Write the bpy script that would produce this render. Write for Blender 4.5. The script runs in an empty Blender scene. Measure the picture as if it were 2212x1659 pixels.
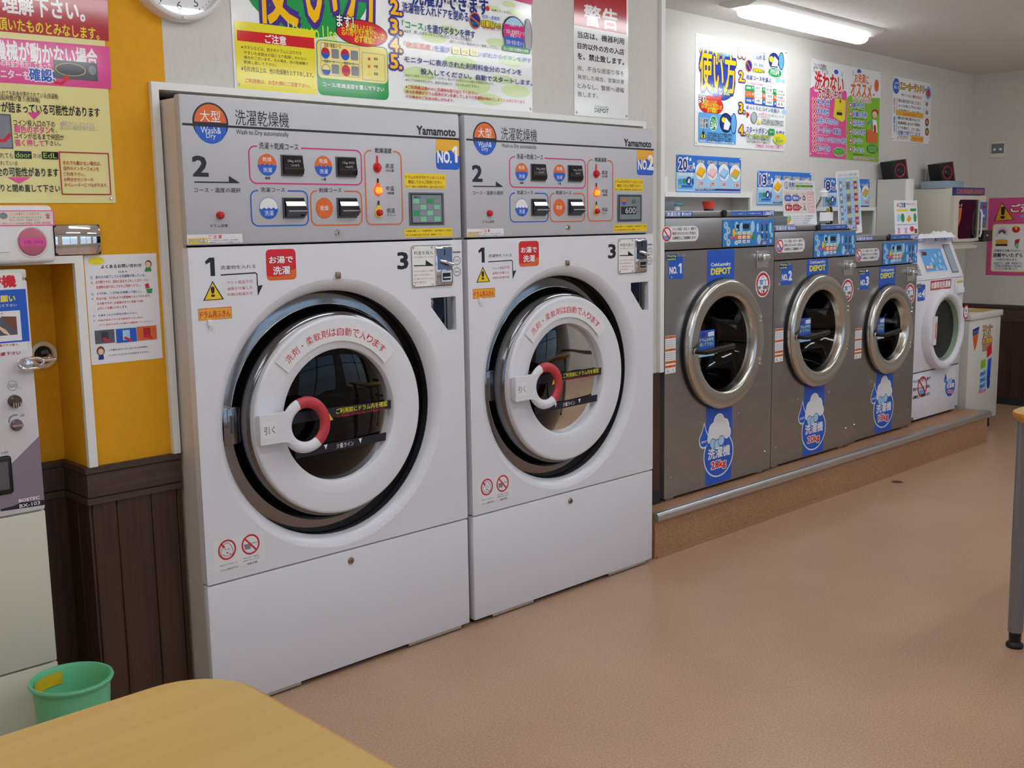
import bpy, bmesh, math, random
import numpy as np
from mathutils import Matrix, Vector
random.seed(7)
SC = bpy.context.scene
COL = SC.collection
# ------------------------------------------------------------------ camera
cam = bpy.data.cameras.new('camera'); camo = bpy.data.objects.new('camera', cam); COL.objects.link(camo)
_r = Vector((0.720478, -0.693304, -0.015511)); _u = Vector((0.112974, 0.095275, 0.989019)); _f = Vector((0.684214, 0.714319, -0.146969))
camo.matrix_world = Matrix(((_r.x, _u.x, -_f.x, -1.58594), (_r.y, _u.y, -_f.y, -3.06132), (_r.z, _u.z, -_f.z, 1.56289), (0, 0, 0, 1)))
cam.sensor_width = 36; cam.lens = 2350.5 * 36 / 2212; cam.clip_start = 0.05
SC.camera = camo
# ------------------------------------------------------------------ world, exposure
wd = bpy.data.worlds.new('world'); SC.world = wd; wd.use_nodes = True
_n = wd.node_tree.nodes; _bg = _n['Background']
_sky = _n.new('ShaderNodeTexSky'); _sky.sky_type = 'HOSEK_WILKIE'; _sky.turbidity = 6; _sky.sun_direction = (0.3, 0.5, 0.8)
wd.node_tree.links.new(_sky.outputs[0], _bg.inputs[0]); _bg.inputs[1].default_value = 5.0
SC.view_settings.view_transform = 'Standard'; SC.view_settings.look = 'None'; SC.view_settings.gamma = 1; SC.view_settings.use_curve_mapping = False
SC.view_settings.exposure = 0.27
LAMP_STRENGTH = 12.5      # emission of each fluorescent lens (the shop's ceiling lamps)
LAMP_COLOR = (0.92, 0.97, 1.0)
# ------------------------------------------------------------------ materials
def lin(h):
    c = [int(h[i:i + 2], 16) / 255 for i in (0, 2, 4)]
    return tuple(x / 12.92 if x <= .04045 else ((x + .055) / 1.055) ** 2.4 for x in c)
MATS = {}
def mat(name, h='ffffff', rough=.5, metal=0, spec=.5, noise=None, bump=None, coat=0, emit=0, stretch=(1, 1, 1), alpha=None):
    if name in MATS: return MATS[name]
    m = bpy.data.materials.new(name); m.use_nodes = True; nt = m.node_tree; b = nt.nodes['Principled BSDF']
    c = lin(h) if isinstance(h, str) else h
    b.inputs['Base Color'].default_value = (*c, 1); b.inputs['Roughness'].default_value = rough; b.inputs['Metallic'].default_value = metal
    b.inputs['Specular IOR Level'].default_value = spec; b.inputs['Coat Weight'].default_value = coat
    if emit: b.inputs['Emission Color'].default_value = (*c, 1); b.inputs['Emission Strength'].default_value = emit
    if noise or bump:
        tc = nt.nodes.new('ShaderNodeTexCoord'); mp = nt.nodes.new('ShaderNodeMapping'); mp.inputs['Scale'].default_value = stretch
        nt.links.new(tc.outputs['Object'], mp.inputs[0])
    if noise:   # (scale, amount)
        tx = nt.nodes.new('ShaderNodeTexNoise'); tx.inputs['Scale'].default_value = noise[0]; tx.inputs['Detail'].default_value = 5
        nt.links.new(mp.outputs[0], tx.inputs['Vector'])
        rp = nt.nodes.new('ShaderNodeValToRGB'); k = noise[1]
        rp.color_ramp.elements[0].position = .3; rp.color_ramp.elements[1].position = .7
        rp.color_ramp.elements[0].color = (*[max(0, x * (1 - k)) for x in c], 1); rp.color_ramp.elements[1].color = (*[min(1, x * (1 + k)) for x in c], 1)
        nt.links.new(tx.outputs[0], rp.inputs[0]); nt.links.new(rp.outputs[0], b.inputs['Base Color'])
    if bump:    # (scale, strength)
        t2 = nt.nodes.new('ShaderNodeTexNoise'); t2.inputs['Scale'].default_value = bump[0]; t2.inputs['Detail'].default_value = 3
        nt.links.new(mp.outputs[0], t2.inputs['Vector'])
        bp = nt.nodes.new('ShaderNodeBump'); bp.inputs['Strength'].default_value = bump[1]; bp.inputs['Distance'].default_value = .01
        nt.links.new(t2.outputs[0], bp.inputs['Height']); nt.links.new(bp.outputs[0], b.inputs['Normal'])
    MATS[name] = m; return m
def glassmat(name, tint, refl=.9, ior=1.45, rough=0.02):
    m = bpy.data.materials.new(name); m.use_nodes = True; nt = m.node_tree; nt.nodes.clear()
    o = nt.nodes.new('ShaderNodeOutputMaterial'); mx = nt.nodes.new('ShaderNodeMixShader'); fr = nt.nodes.new('ShaderNodeFresnel'); fr.inputs[0].default_value = ior
    t = nt.nodes.new('ShaderNodeBsdfTransparent'); t.inputs[0].default_value = (*tint, 1)
    g = nt.nodes.new('ShaderNodeBsdfGlossy'); g.inputs[0].default_value = (refl, refl, refl, 1); g.inputs[1].default_value = rough
    nt.links.new(fr.outputs[0], mx.inputs[0]); nt.links.new(t.outputs[0], mx.inputs[1]); nt.links.new(g.outputs[0], mx.inputs[2]); nt.links.new(mx.outputs[0], o.inputs[0])
    MATS[name] = m; return m
PAL = dict(k='1b1b28', n='1c2f86', n2='1d3fae', w='f2f2f2', lab='e9e8ea', lab2='ead9cf', y='f2cc14', yl='efe12a', yl2='f3e48a', ye='ffc40a', yg='d9ef5a', am='e9ad2c', r='d8202c',
           dr='b81f30', cr='d2283c', pr='d0566c', pk='e8529c', mg='d8247c', pi='e7a7b4', pi2='f4cdd6', gr='1f9b4e', dg='2c6b2e', lg='d6e8ac', lgn='86c428', gn2='7fc79a',
           bl='1f5cc8', sk='a9d4f2', sk2='62acea', pu='4a2f8e', g3='3c3c46', g4='5a5a66', g5='8a8a94', g6='b4b4bc', br='7a4a32', sn='f0c8a8', lcd='b8d84a', gp='8f7f8c', **{'or': 'e06a24'})
def ink(c, gloss=False):
    return mat(('gloss_ink_' if gloss else 'ink_') + c, PAL[c], .1 if gloss else .4, spec=.5)
def wood_mat(name, c1, c2, rough, axis, scale=9):
    m = bpy.data.materials.new(name); m.use_nodes = True; nt = m.node_tree; b = nt.nodes['Principled BSDF']; b.inputs['Roughness'].default_value = rough
    tc = nt.nodes.new('ShaderNodeTexCoord'); mp = nt.nodes.new('ShaderNodeMapping'); st = [scale * 6] * 3; st[axis] = scale * .25; mp.inputs['Scale'].default_value = st
    n1 = nt.nodes.new('ShaderNodeTexNoise'); n1.inputs['Scale'].default_value = 1; n1.inputs['Detail'].default_value = 6; n1.inputs['Distortion'].default_value = .6
    rp = nt.nodes.new('ShaderNodeValToRGB'); rp.color_ramp.elements[0].position = .35; rp.color_ramp.elements[1].position = .65
    rp.color_ramp.elements[0].color = (*lin(c1), 1); rp.color_ramp.elements[1].color = (*lin(c2), 1)
    nt.links.new(tc.outputs['Object'], mp.inputs[0]); nt.links.new(mp.outputs[0], n1.inputs['Vector']); nt.links.new(n1.outputs[0], rp.inputs[0]); nt.links.new(rp.outputs[0], b.inputs['Base Color'])
    MATS[name] = m; return m
W_ = mat('dryer_white', 'e4e4ea', .28, spec=.5, coat=.2); mat('panel_grey', 'bfbfc5', .35); mat('dryer_side', 'd6cfc8', .4)
mat('wallpaper', 'd8d4ce', .85, noise=(45, .03), bump=(260, .25), stretch=(3, 3, 1)); mat('yellow_wall', 'e6a404', .75, noise=(30, .03), bump=(300, .2)); mat('ceiling', 'e2ddd8', .9, noise=(60, .06), bump=(150, .4))
mat('white_trim', 'ecebe8', .45); mat('far_wall', 'd6d0c8', .85, noise=(45, .03), bump=(260, .2))
wood_mat('dark_plank', '3a2318', '4a2e20', .5, 2); wood_mat('dark_rail', '45322a', '523c32', .5, 0); mat('black_base', '26262a', .6); wood_mat('table_wood', 'c4a05c', 'cba866', .3, 0, 5); mat('table_edge', 'c98f35', .4)
mat('stainless', (.40, .40, .405), .36, metal=1, noise=(6, .05), stretch=(1, 1, 6)); mat('stainless_top', (.62, .62, .62), .3, metal=1); mat('chrome', (.8, .8, .82), .08, metal=1); mat('ring_steel', (.62, .6, .56), .22, metal=1); mat('dark_steel', (.22, .22, .23), .25, metal=1)
mat('smoke_metal', (.27, .27, .28), .10, metal=1); mat('button_metal', (.10, .10, .11), .06, metal=1); mat('blue_steel', (.16, .2, .3), .15, metal=1); mat('bronze', (.35, .27, .2), .35, metal=1)
mat('rubber', '0c0c0e', .45); mat('smoke_dark', (.20, .20, .21), .14, metal=1); mat('liner_grey', '6a666c', .5); mat('black_plastic', '121216', .35); mat('handle_red', 'c23a44', .4); mat('knob_red', 'c8202a', .25); mat('lcd_glass', '7f8a90', .08); mat('lcd_bezel', '5c5f66', .3)
mat('lamp_plate', 'e6e3e0', .5); mat('white_plastic', 'e8e6e8', .35); mat('cream_plastic', 'ddd8c8', .45); mat('grey_plastic', '6f7680', .5); mat('bluegrey_plastic', '9fb0c0', .5)
mat('machine_cream', 'd9d6c6', .45); mat('machine_white', 'dcd8dc', .4); mat('bin_green', '6ec796', .4); mat('paper', 'eceaee', .6); mat('board', 'f0f0f0', .12); mat('teal', '2c7f9c', .4); mat('cup_red', 'd8402c', .4)
mat('leg_grey', '8a8a90', .3, metal=.6); mat('fridge_white', 'd8d5cc', .45); mat('ring_cream', 'e8d8b0', .5); mat('mirror', (.9, .9, .9), .01, metal=1); mat('aluminium', (.6, .62, .64), .35, metal=1); mat('washer_white', 'e6e4ea', .3)
mat('lens', (1, .985, .97), .4, emit=0); mat('glow_orange', 'ff5a10', .4, emit=4.0); mat('frame_alu', 'b8b8ba', .4, metal=.6); mat('drum', (.10, .10, .10), .35, metal=1); mat('drum_dark', '1a1a1c', .4)
glassmat('door_glass', (.20, .20, .20), refl=.75, ior=1.35); glassmat('washer_glass', (.30, .32, .32)); glassmat('pane', (.92, .95, .96), ior=1.4); glassmat('pet', (.93, .95, .96), ior=1.35); glassmat('clock_glass', (.97, .97, .97), ior=1.5); glassmat('sneaker_glass', (.5, .5, .52))
lm = bpy.data.materials.new('lamp_light'); lm.use_nodes = True; lm.node_tree.nodes.clear()
_o = lm.node_tree.nodes.new('ShaderNodeOutputMaterial'); _e = lm.node_tree.nodes.new('ShaderNodeEmission'); _e.inputs[0].default_value = (*LAMP_COLOR, 1); _e.inputs[1].default_value = LAMP_STRENGTH
lm.node_tree.links.new(_e.outputs[0], _o.inputs[0]); MATS['lamp_light'] = lm
def floor_mat(name, base, dark, light, rough):
    m = bpy.data.materials.new(name); m.use_nodes = True; nt = m.node_tree; b = nt.nodes['Principled BSDF']; b.inputs['Roughness'].default_value = rough; b.inputs['Specular IOR Level'].default_value = .45
    tc = nt.nodes.new('ShaderNodeTexCoord'); n1 = nt.nodes.new('ShaderNodeTexNoise'); n1.inputs['Scale'].default_value = 150; n1.inputs['Detail'].default_value = 2
    rp = nt.nodes.new('ShaderNodeValToRGB'); e = rp.color_ramp.elements; e[0].position = .36; e[0].color = (*lin(dark), 1); e[1].position = .64; e[1].color = (*lin(light), 1); x = e.new(.5); x.color = (*lin(base), 1)
    n2 = nt.nodes.new('ShaderNodeTexNoise'); n2.inputs['Scale'].default_value = 2.2; n2.inputs['Detail'].default_value = 4
    mx = nt.nodes.new('ShaderNodeMix'); mx.data_type = 'RGBA'; mx.blend_type = 'MULTIPLY'; mx.inputs[0].default_value = .25
    nt.links.new(tc.outputs['Object'], n1.inputs['Vector']); nt.links.new(tc.outputs['Object'], n2.inputs['Vector']); nt.links.new(n1.outputs[0], rp.inputs[0])
    nt.links.new(rp.outputs[0], mx.inputs[6]); nt.links.new(n2.outputs[0], mx.inputs[7]); nt.links.new(mx.outputs[2], b.inputs['Base Color'])
    MATS[name] = m; return m
floor_mat('floor_vinyl', 'c6a386', 'bb977a', 'd2b196', .3); floor_mat('riser_vinyl', 'b58a66', 'a57c58', 'c29874', .5)
# ------------------------------------------------------------------ mesh builder
class MB:
    def __init__(s): s.v = []; s.f = []; s.m = []; s.sm = []; s.mats = []
    def mi(s, m):
        m = MATS[m] if isinstance(m, str) else m
        if m not in s.mats: s.mats.append(m)
        return s.mats.index(m)
    def add(s, vs, fs, m, smooth=False):
        o = len(s.v); s.v.extend(tuple(map(float, v)) for v in vs); i = s.mi(m)
        for f in fs: s.f.append([o + k for k in f]); s.m.append(i); s.sm.append(smooth)
        return s
    def box(s, x0, y0, z0, x1, y1, z1, m):
        vs = [(x, y, z) for x in (x0, x1) for y in (y0, y1) for z in (z0, z1)]
        return s.add(vs, [(0, 1, 3, 2), (4, 6, 7, 5), (0, 4, 5, 1), (2, 3, 7, 6), (0, 2, 6, 4), (1, 5, 7, 3)], m)
    def rbox(s, x0, y0, z0, x1, y1, z1, r, m, seg=2):
        bm = bmesh.new(); bmesh.ops.create_cube(bm, size=1)
        for v in bm.verts: v.co = Vector(((x0 + x1) / 2 + v.co.x * (x1 - x0), (y0 + y1) / 2 + v.co.y * (y1 - y0), (z0 + z1) / 2 + v.co.z * (z1 - z0)))
        bmesh.ops.bevel(bm, geom=list(bm.edges), offset=r, segments=seg, profile=.5, affect='EDGES')
        bm.verts.index_update(); s.add([v.co[:] for v in bm.verts], [[v.index for v in f.verts] for f in bm.faces], m, True); bm.free(); return s
    def prism(s, poly, y0, y1, m, smooth=False):      # polygon in x,z pushed along y
        n = len(poly)
        if sum(poly[i][0] * poly[(i + 1) % n][1] - poly[(i + 1) % n][0] * poly[i][1] for i in range(n)) < 0: poly = poly[::-1]
        vs = [(x, y0, z) for x, z in poly] + [(x, y1, z) for x, z in poly]
        s.add(vs, [list(range(n)), list(range(2 * n - 1, n - 1, -1))], m)
        return s.add(vs, [(i, i + n, (i + 1) % n + n, (i + 1) % n) for i in range(n)], m, smooth)
    def prismx(s, poly, x0, x1, m):                   # polygon in y,z pushed along x
        n = len(poly); vs = [(x0, y, z) for y, z in poly] + [(x1, y, z) for y, z in poly]
        return s.add(vs, [list(range(n)), list(range(2 * n - 1, n - 1, -1))] + [(i, (i + 1) % n, (i + 1) % n + n, i + n) for i in range(n)], m)
    def lathe(s, prof, c, m, n=64, axis='y', a0=0, a1=360):   # prof: (radius, height along axis)
        vs = []; full = abs(a1 - a0) >= 360; k = n if full else n + 1
        for i in range(k):
            t = math.radians(a0 + (a1 - a0) * i / n)
            for r, h in prof:
                if axis == 'y': vs.append((c[0] + r * math.cos(t), c[1] + h, c[2] + r * math.sin(t)))
                else: vs.append((c[0] + r * math.cos(t), c[1] + r * math.sin(t), c[2] + h))
        p = len(prof); fs = []
        for i in range(n):
            j = (i + 1) % k
            for q in range(p - 1): fs.append((i * p + q, j * p + q, j * p + q + 1, i * p + q + 1))
        return s.add(vs, fs, m, True)
    def tube(s, pts, r, m, n=8, closed=False):
        P = [Vector(p) for p in pts]; vs = []; fs = []; L = len(P)
        for i, p in enumerate(P):
            d = (P[(i + 1) % L] - P[i - 1]) if closed else (P[min(i + 1, L - 1)] - P[max(i - 1, 0)]); d.normalize()
            a = d.orthogonal() if abs(d.z) > .9 else d.cross(Vector((0, 0, 1))); a.normalize(); b = d.cross(a)
            rr = r[i] if isinstance(r, (list, tuple)) else r
            for k in range(n): t = 2 * math.pi * k / n; vs.append(p + (a * math.cos(t) + b * math.sin(t)) * rr)
        for i in range(L if closed else L - 1):
            for k in range(n): j = (i + 1) % L; fs.append((i * n + k, j * n + k, j * n + (k + 1) % n, i * n + (k + 1) % n))
        if not closed: fs += [list(range(n))[::-1], list(range((L - 1) * n, L * n))]
        return s.add(vs, fs, m, True)
    def plate(s, outer, holes, y0, y1, m):            # plate in x,z with holes, thickness along y
        bm = bmesh.new()
        for lp in [outer] + holes:
            vv = [bm.verts.new((x, y0, z)) for x, z in lp]
            for i in range(len(vv)): bm.edges.new((vv[i], vv[(i + 1) % len(vv)]))
        bmesh.ops.triangle_fill(bm, use_beauty=True, use_dissolve=False, edges=list(bm.edges)); bm.verts.index_update()
        vs = [v.co[:] for v in bm.verts]; fs = []
        for f in bm.faces:
            q = [v.index for v in f.verts]
            if f.normal.y > 0: q = q[::-1]
            fs.append(q)
        s.add(vs, fs, m); bm.free()
        for lp in [outer] + holes:
            n = len(lp); s.add([(x, y0, z) for x, z in lp] + [(x, y1, z) for x, z in lp], [(i, (i + 1) % n, (i + 1) % n + n, i + n) for i in range(n)], m)
        return s
    def shell(s, x0, y0, z0, x1, y1, z1, m, th=.012):   # open-fronted cabinet
        s.box(x0, y0, z0, x0 + th, y1, z1, m); s.box(x1 - th, y0, z0, x1, y1, z1, m); s.box(x0 + th, y0, z1 - th, x1 - th, y1, z1, m); s.box(x0 + th, y0, z0, x1 - th, y1, z0 + th, m)
        return s.box(x0 + th, y1 - th, z0 + th, x1 - th, y1, z1 - th, m)
    def build(s, name, parent=None, loc=None, rot=None):
        me = bpy.data.meshes.new(name); me.from_pydata(s.v, [], s.f)
        for m in s.mats: me.materials.append(m)
        me.polygons.foreach_set('material_index', s.m); me.polygons.foreach_set('use_smooth', s.sm)
        if any(s.sm): me.set_sharp_from_angle(angle=math.radians(38))
        me.update(); o = bpy.data.objects.new(name, me); COL.objects.link(o)
        if parent: o.parent = parent
        if loc: o.location = loc
        if rot: o.rotation_euler = rot
        return o
def tag(o, label=None, cat=None, group=None, kind=None):
    for k, v in (('label', label), ('category', cat), ('group', group), ('kind', kind)):
        if v: o[k] = v
    return o
def thing(name, loc, label, cat, rz=0, group=None):
    o = bpy.data.objects.new(name, None); COL.objects.link(o); o.location = loc; o.rotation_euler = (0, 0, rz); o.empty_display_size = .1
    return tag(o, label, cat, group)
def struct(mb, name, parent=None, **k):
    o = mb.build(name, parent, **k)
    if not parent: o['kind'] = 'structure'
    return o
def circ(cx, cz, r, n=64, a0=0, a1=360, rz=None):
    k = n if abs(a1 - a0) >= 360 else n + 1
    return [(cx + r * math.cos(math.radians(a0 + (a1 - a0) * i / n)), cz + (rz or r) * math.sin(math.radians(a0 + (a1 - a0) * i / n))) for i in range(k)]
def rrect(x0, z0, x1, z1, r, n=5):
    r = min(r, abs(x1 - x0) / 2, abs(z1 - z0) / 2); p = []
    for cx, cz, a in ((x1 - r, z1 - r, 0), (x0 + r, z1 - r, 90), (x0 + r, z0 + r, 180), (x1 - r, z0 + r, 270)):
        p += [(cx + r * math.cos(math.radians(a + 90 * i / n)), cz + r * math.sin(math.radians(a + 90 * i / n))) for i in range(n + 1)]
    return p
# ------------------------------------------------------------------ flat print (lettering and artwork lying on a surface)
TEXTQ = []; PENDING = []
class Ink:
    """collects flat shapes in x,z; each later shape lies a hair in front of the one before"""
    def __init__(s, name, parent, y=-.0003, off=(0, 0), gloss=False, label=None):
        s.mb = MB(); s.y = y; s.o = off; s.g = gloss; PENDING.append((s.mb, name, parent, label))
    def flat(s, poly, c):
        s.y -= 3e-5; p = [(x - s.o[0], s.y, z - s.o[1]) for x, z in poly]; n = len(p)
        if sum(p[i][0] * p[(i + 1) % n][2] - p[(i + 1) % n][0] * p[i][2] for i in range(n)) < 0: p = p[::-1]
        s.mb.add(p, [list(range(n))], ink(c, s.g))
    def strip(s, a, b, c, close=False):
        s.y -= 3e-5; n = len(a); vs = [(x - s.o[0], s.y, z - s.o[1]) for x, z in a + b]
        s.mb.add(vs, [(i, (i + 1) % n, (i + 1) % n + n, i + n) for i in range(n if close else n - 1)], ink(c, s.g))
    def line(s, pts, w, c):
        A = []; B = []; n = len(pts)
        for i in range(n):
            d0 = Vector(pts[i]) - Vector(pts[i - 1]) if i else Vector(pts[1]) - Vector(pts[0]); d1 = Vector(pts[i + 1]) - Vector(pts[i]) if i < n - 1 else d0
            d = (d0.normalized() + d1.normalized()); d = d.normalized() if d.length > 1e-6 else d0.normalized(); q = Vector((-d.y, d.x)) * w / 2
            A.append((pts[i][0] + q.x, pts[i][1] + q.y)); B.append((pts[i][0] - q.x, pts[i][1] - q.y))
        s.strip(A, B, c)
    def frame(s, x0, z0, x1, z1, r, w, c): s.strip(rrect(x0, z0, x1, z1, r), rrect(x0 + w, z0 + w, x1 - w, z1 - w, max(r - w, .0005)), c, True)
    def text(s, t, x0, z0, x1, z1, c, bold=0, oc=None, ow=0, shear=0, xf=None):
        x0, x1 = min(x0, x1), max(x0, x1); z0, z1 = min(z0, z1), max(z0, z1)
        if t == '1':      # a numeral with a flag, heavy or light like its neighbours
            w, h = x1 - x0, z1 - z0; k = .46 if bold else .62
            return s.flat([(x0 + w * u, z0 + h * v) for u, v in ((0, .80), (k, 1), (1, 1), (1, 0), (k + .06, 0), (k + .06, .76), (.10, .64))], c)
        if oc: s.y -= 3e-5; TEXTQ.append((s.mb, t, (x0 - s.o[0], z0 - s.o[1], x1 - s.o[0], z1 - s.o[1]), ink(oc, s.g), bold + ow, s.y, shear, xf)); s.y -= 4.5e-5
        s.y -= 3e-5; TEXTQ.append((s.mb, t, (x0 - s.o[0], z0 - s.o[1], x1 - s.o[0], z1 - s.o[1]), ink(c, s.g), bold, s.y, shear, xf)); s.y -= 2e-5 if bold else 0
    def run(s, op):
        k = op[0]
        if k == 'R': x0, z0, x1, z1, c = op[1:]; s.flat([(x0, z0), (x1, z0), (x1, z1), (x0, z1)], c)
        elif k == 'Q': x0, z0, x1, z1, r, c = op[1:]; s.flat(rrect(min(x0, x1), min(z0, z1), max(x0, x1), max(z0, z1), r), c)
        elif k == 'F': x0, z0, x1, z1, r, w, c = op[1:]; s.frame(min(x0, x1), min(z0, z1), max(x0, x1), max(z0, z1), r, w, c)
        elif k == 'E': cx, cz, rx, rz, c = op[1:]; s.flat(circ(cx, cz, abs(rx), 32, rz=abs(rz)), c)
        elif k == 'O': cx, cz, rx, rz, w, c = op[1:]; s.strip(circ(cx, cz, abs(rx), 32, rz=abs(rz)), circ(cx, cz, abs(rx) - w, 32, rz=abs(rz) - w), c, True)
        elif k == 'H': cx, cz, rx, rz, c = op[1:]; s.flat(circ(cx, cz, abs(rx), 24, 180, 360, rz=abs(rz)), c)
        elif k == 'P': s.flat(op[1], op[2])
        elif k == 'L': s.line(op[1], op[2], op[3])
        elif k == 'T': s.text(*op[1:])
def draw(parent, ops, y=-.0003, off=(0, 0), gloss=False, hooks={}, skip=(), clip=None):
    cur = None
    for op in ops:
        if op[0] == 'part':
            if op[1][0] == '_': hooks[op[1]](cur)
            elif op[1] in skip: cur = None
            else:
                cur = Ink(op[1], parent, y, off, gloss)
                if op[1] in hooks: hooks[op[1]](cur)
        elif cur: cur.run(op)
_glyph = {}
def flush_print():
    obs = []
    for t in dict.fromkeys(q[1] for q in TEXTQ):
        cu = bpy.data.curves.new('t', 'FONT'); cu.body = t; cu.size = 1; cu.resolution_u = 2; cu.fill_mode = 'FRONT'
        o = bpy.data.objects.new('t', cu); COL.objects.link(o); obs.append((t, o, cu))
    bpy.context.view_layer.update(); dg = bpy.context.evaluated_depsgraph_get()
    for t, o, cu in obs:
        me = o.evaluated_get(dg).to_mesh()
        v = np.empty(len(me.vertices) * 3); me.vertices.foreach_get('co', v); v = v.reshape(-1, 3)[:, :2]
        _glyph[t] = (v, [tuple(p.vertices) for p in me.polygons]); o.evaluated_get(dg).to_mesh_clear()
    for t, o, cu in obs: bpy.data.objects.remove(o); bpy.data.curves.remove(cu)
    for mb, t, (x0, z0, x1, z1), m, b, y, sh, xf in TEXTQ:
        v, fs = _glyph[t]
        if not len(v): continue
        lo = v.min(0); hi = v.max(0); w, h = x1 - x0, z1 - z0
        if len(t) > 3:
            nat = w * (hi[1] - lo[1]) / max(hi[0] - lo[0], 1e-6); k = h / nat; k2 = min(max(k, .75), 1.75)
            if k2 != k: zc = (z0 + z1) / 2; z0 = zc - nat * k2 / 2; h = nat * k2
        sx = w / (hi[0] - lo[0]); sz = h / max(hi[1] - lo[1], 1e-6)
        n = 0 if b < .004 else 4 if b < .06 else 8
        for j in range(n + (n != 4)):
            a = 2 * math.pi * (j + .5) / max(n, 1); d = (0, 0) if j == n else (b * .8 * math.cos(a), b * .8 * math.sin(a))
            X = x0 + (v[:, 0] + d[0] - lo[0]) * sx; Z = z0 + (v[:, 1] + d[1] - lo[1]) * sz; X = X + sh * (Z - z0); Y = np.full(len(X), y - 5e-6 * j)
            if xf:
                r = xf(X, Z); X, Z = r[0], r[-1]
                if len(r) == 3: Y = r[1]
            mb.add(np.stack([X, Y, Z], 1).tolist(), fs, m)
    for mb, name, parent, label in PENDING:
        if mb.v:
            o = mb.build(name, parent)
            if label: o['label'] = label
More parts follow.
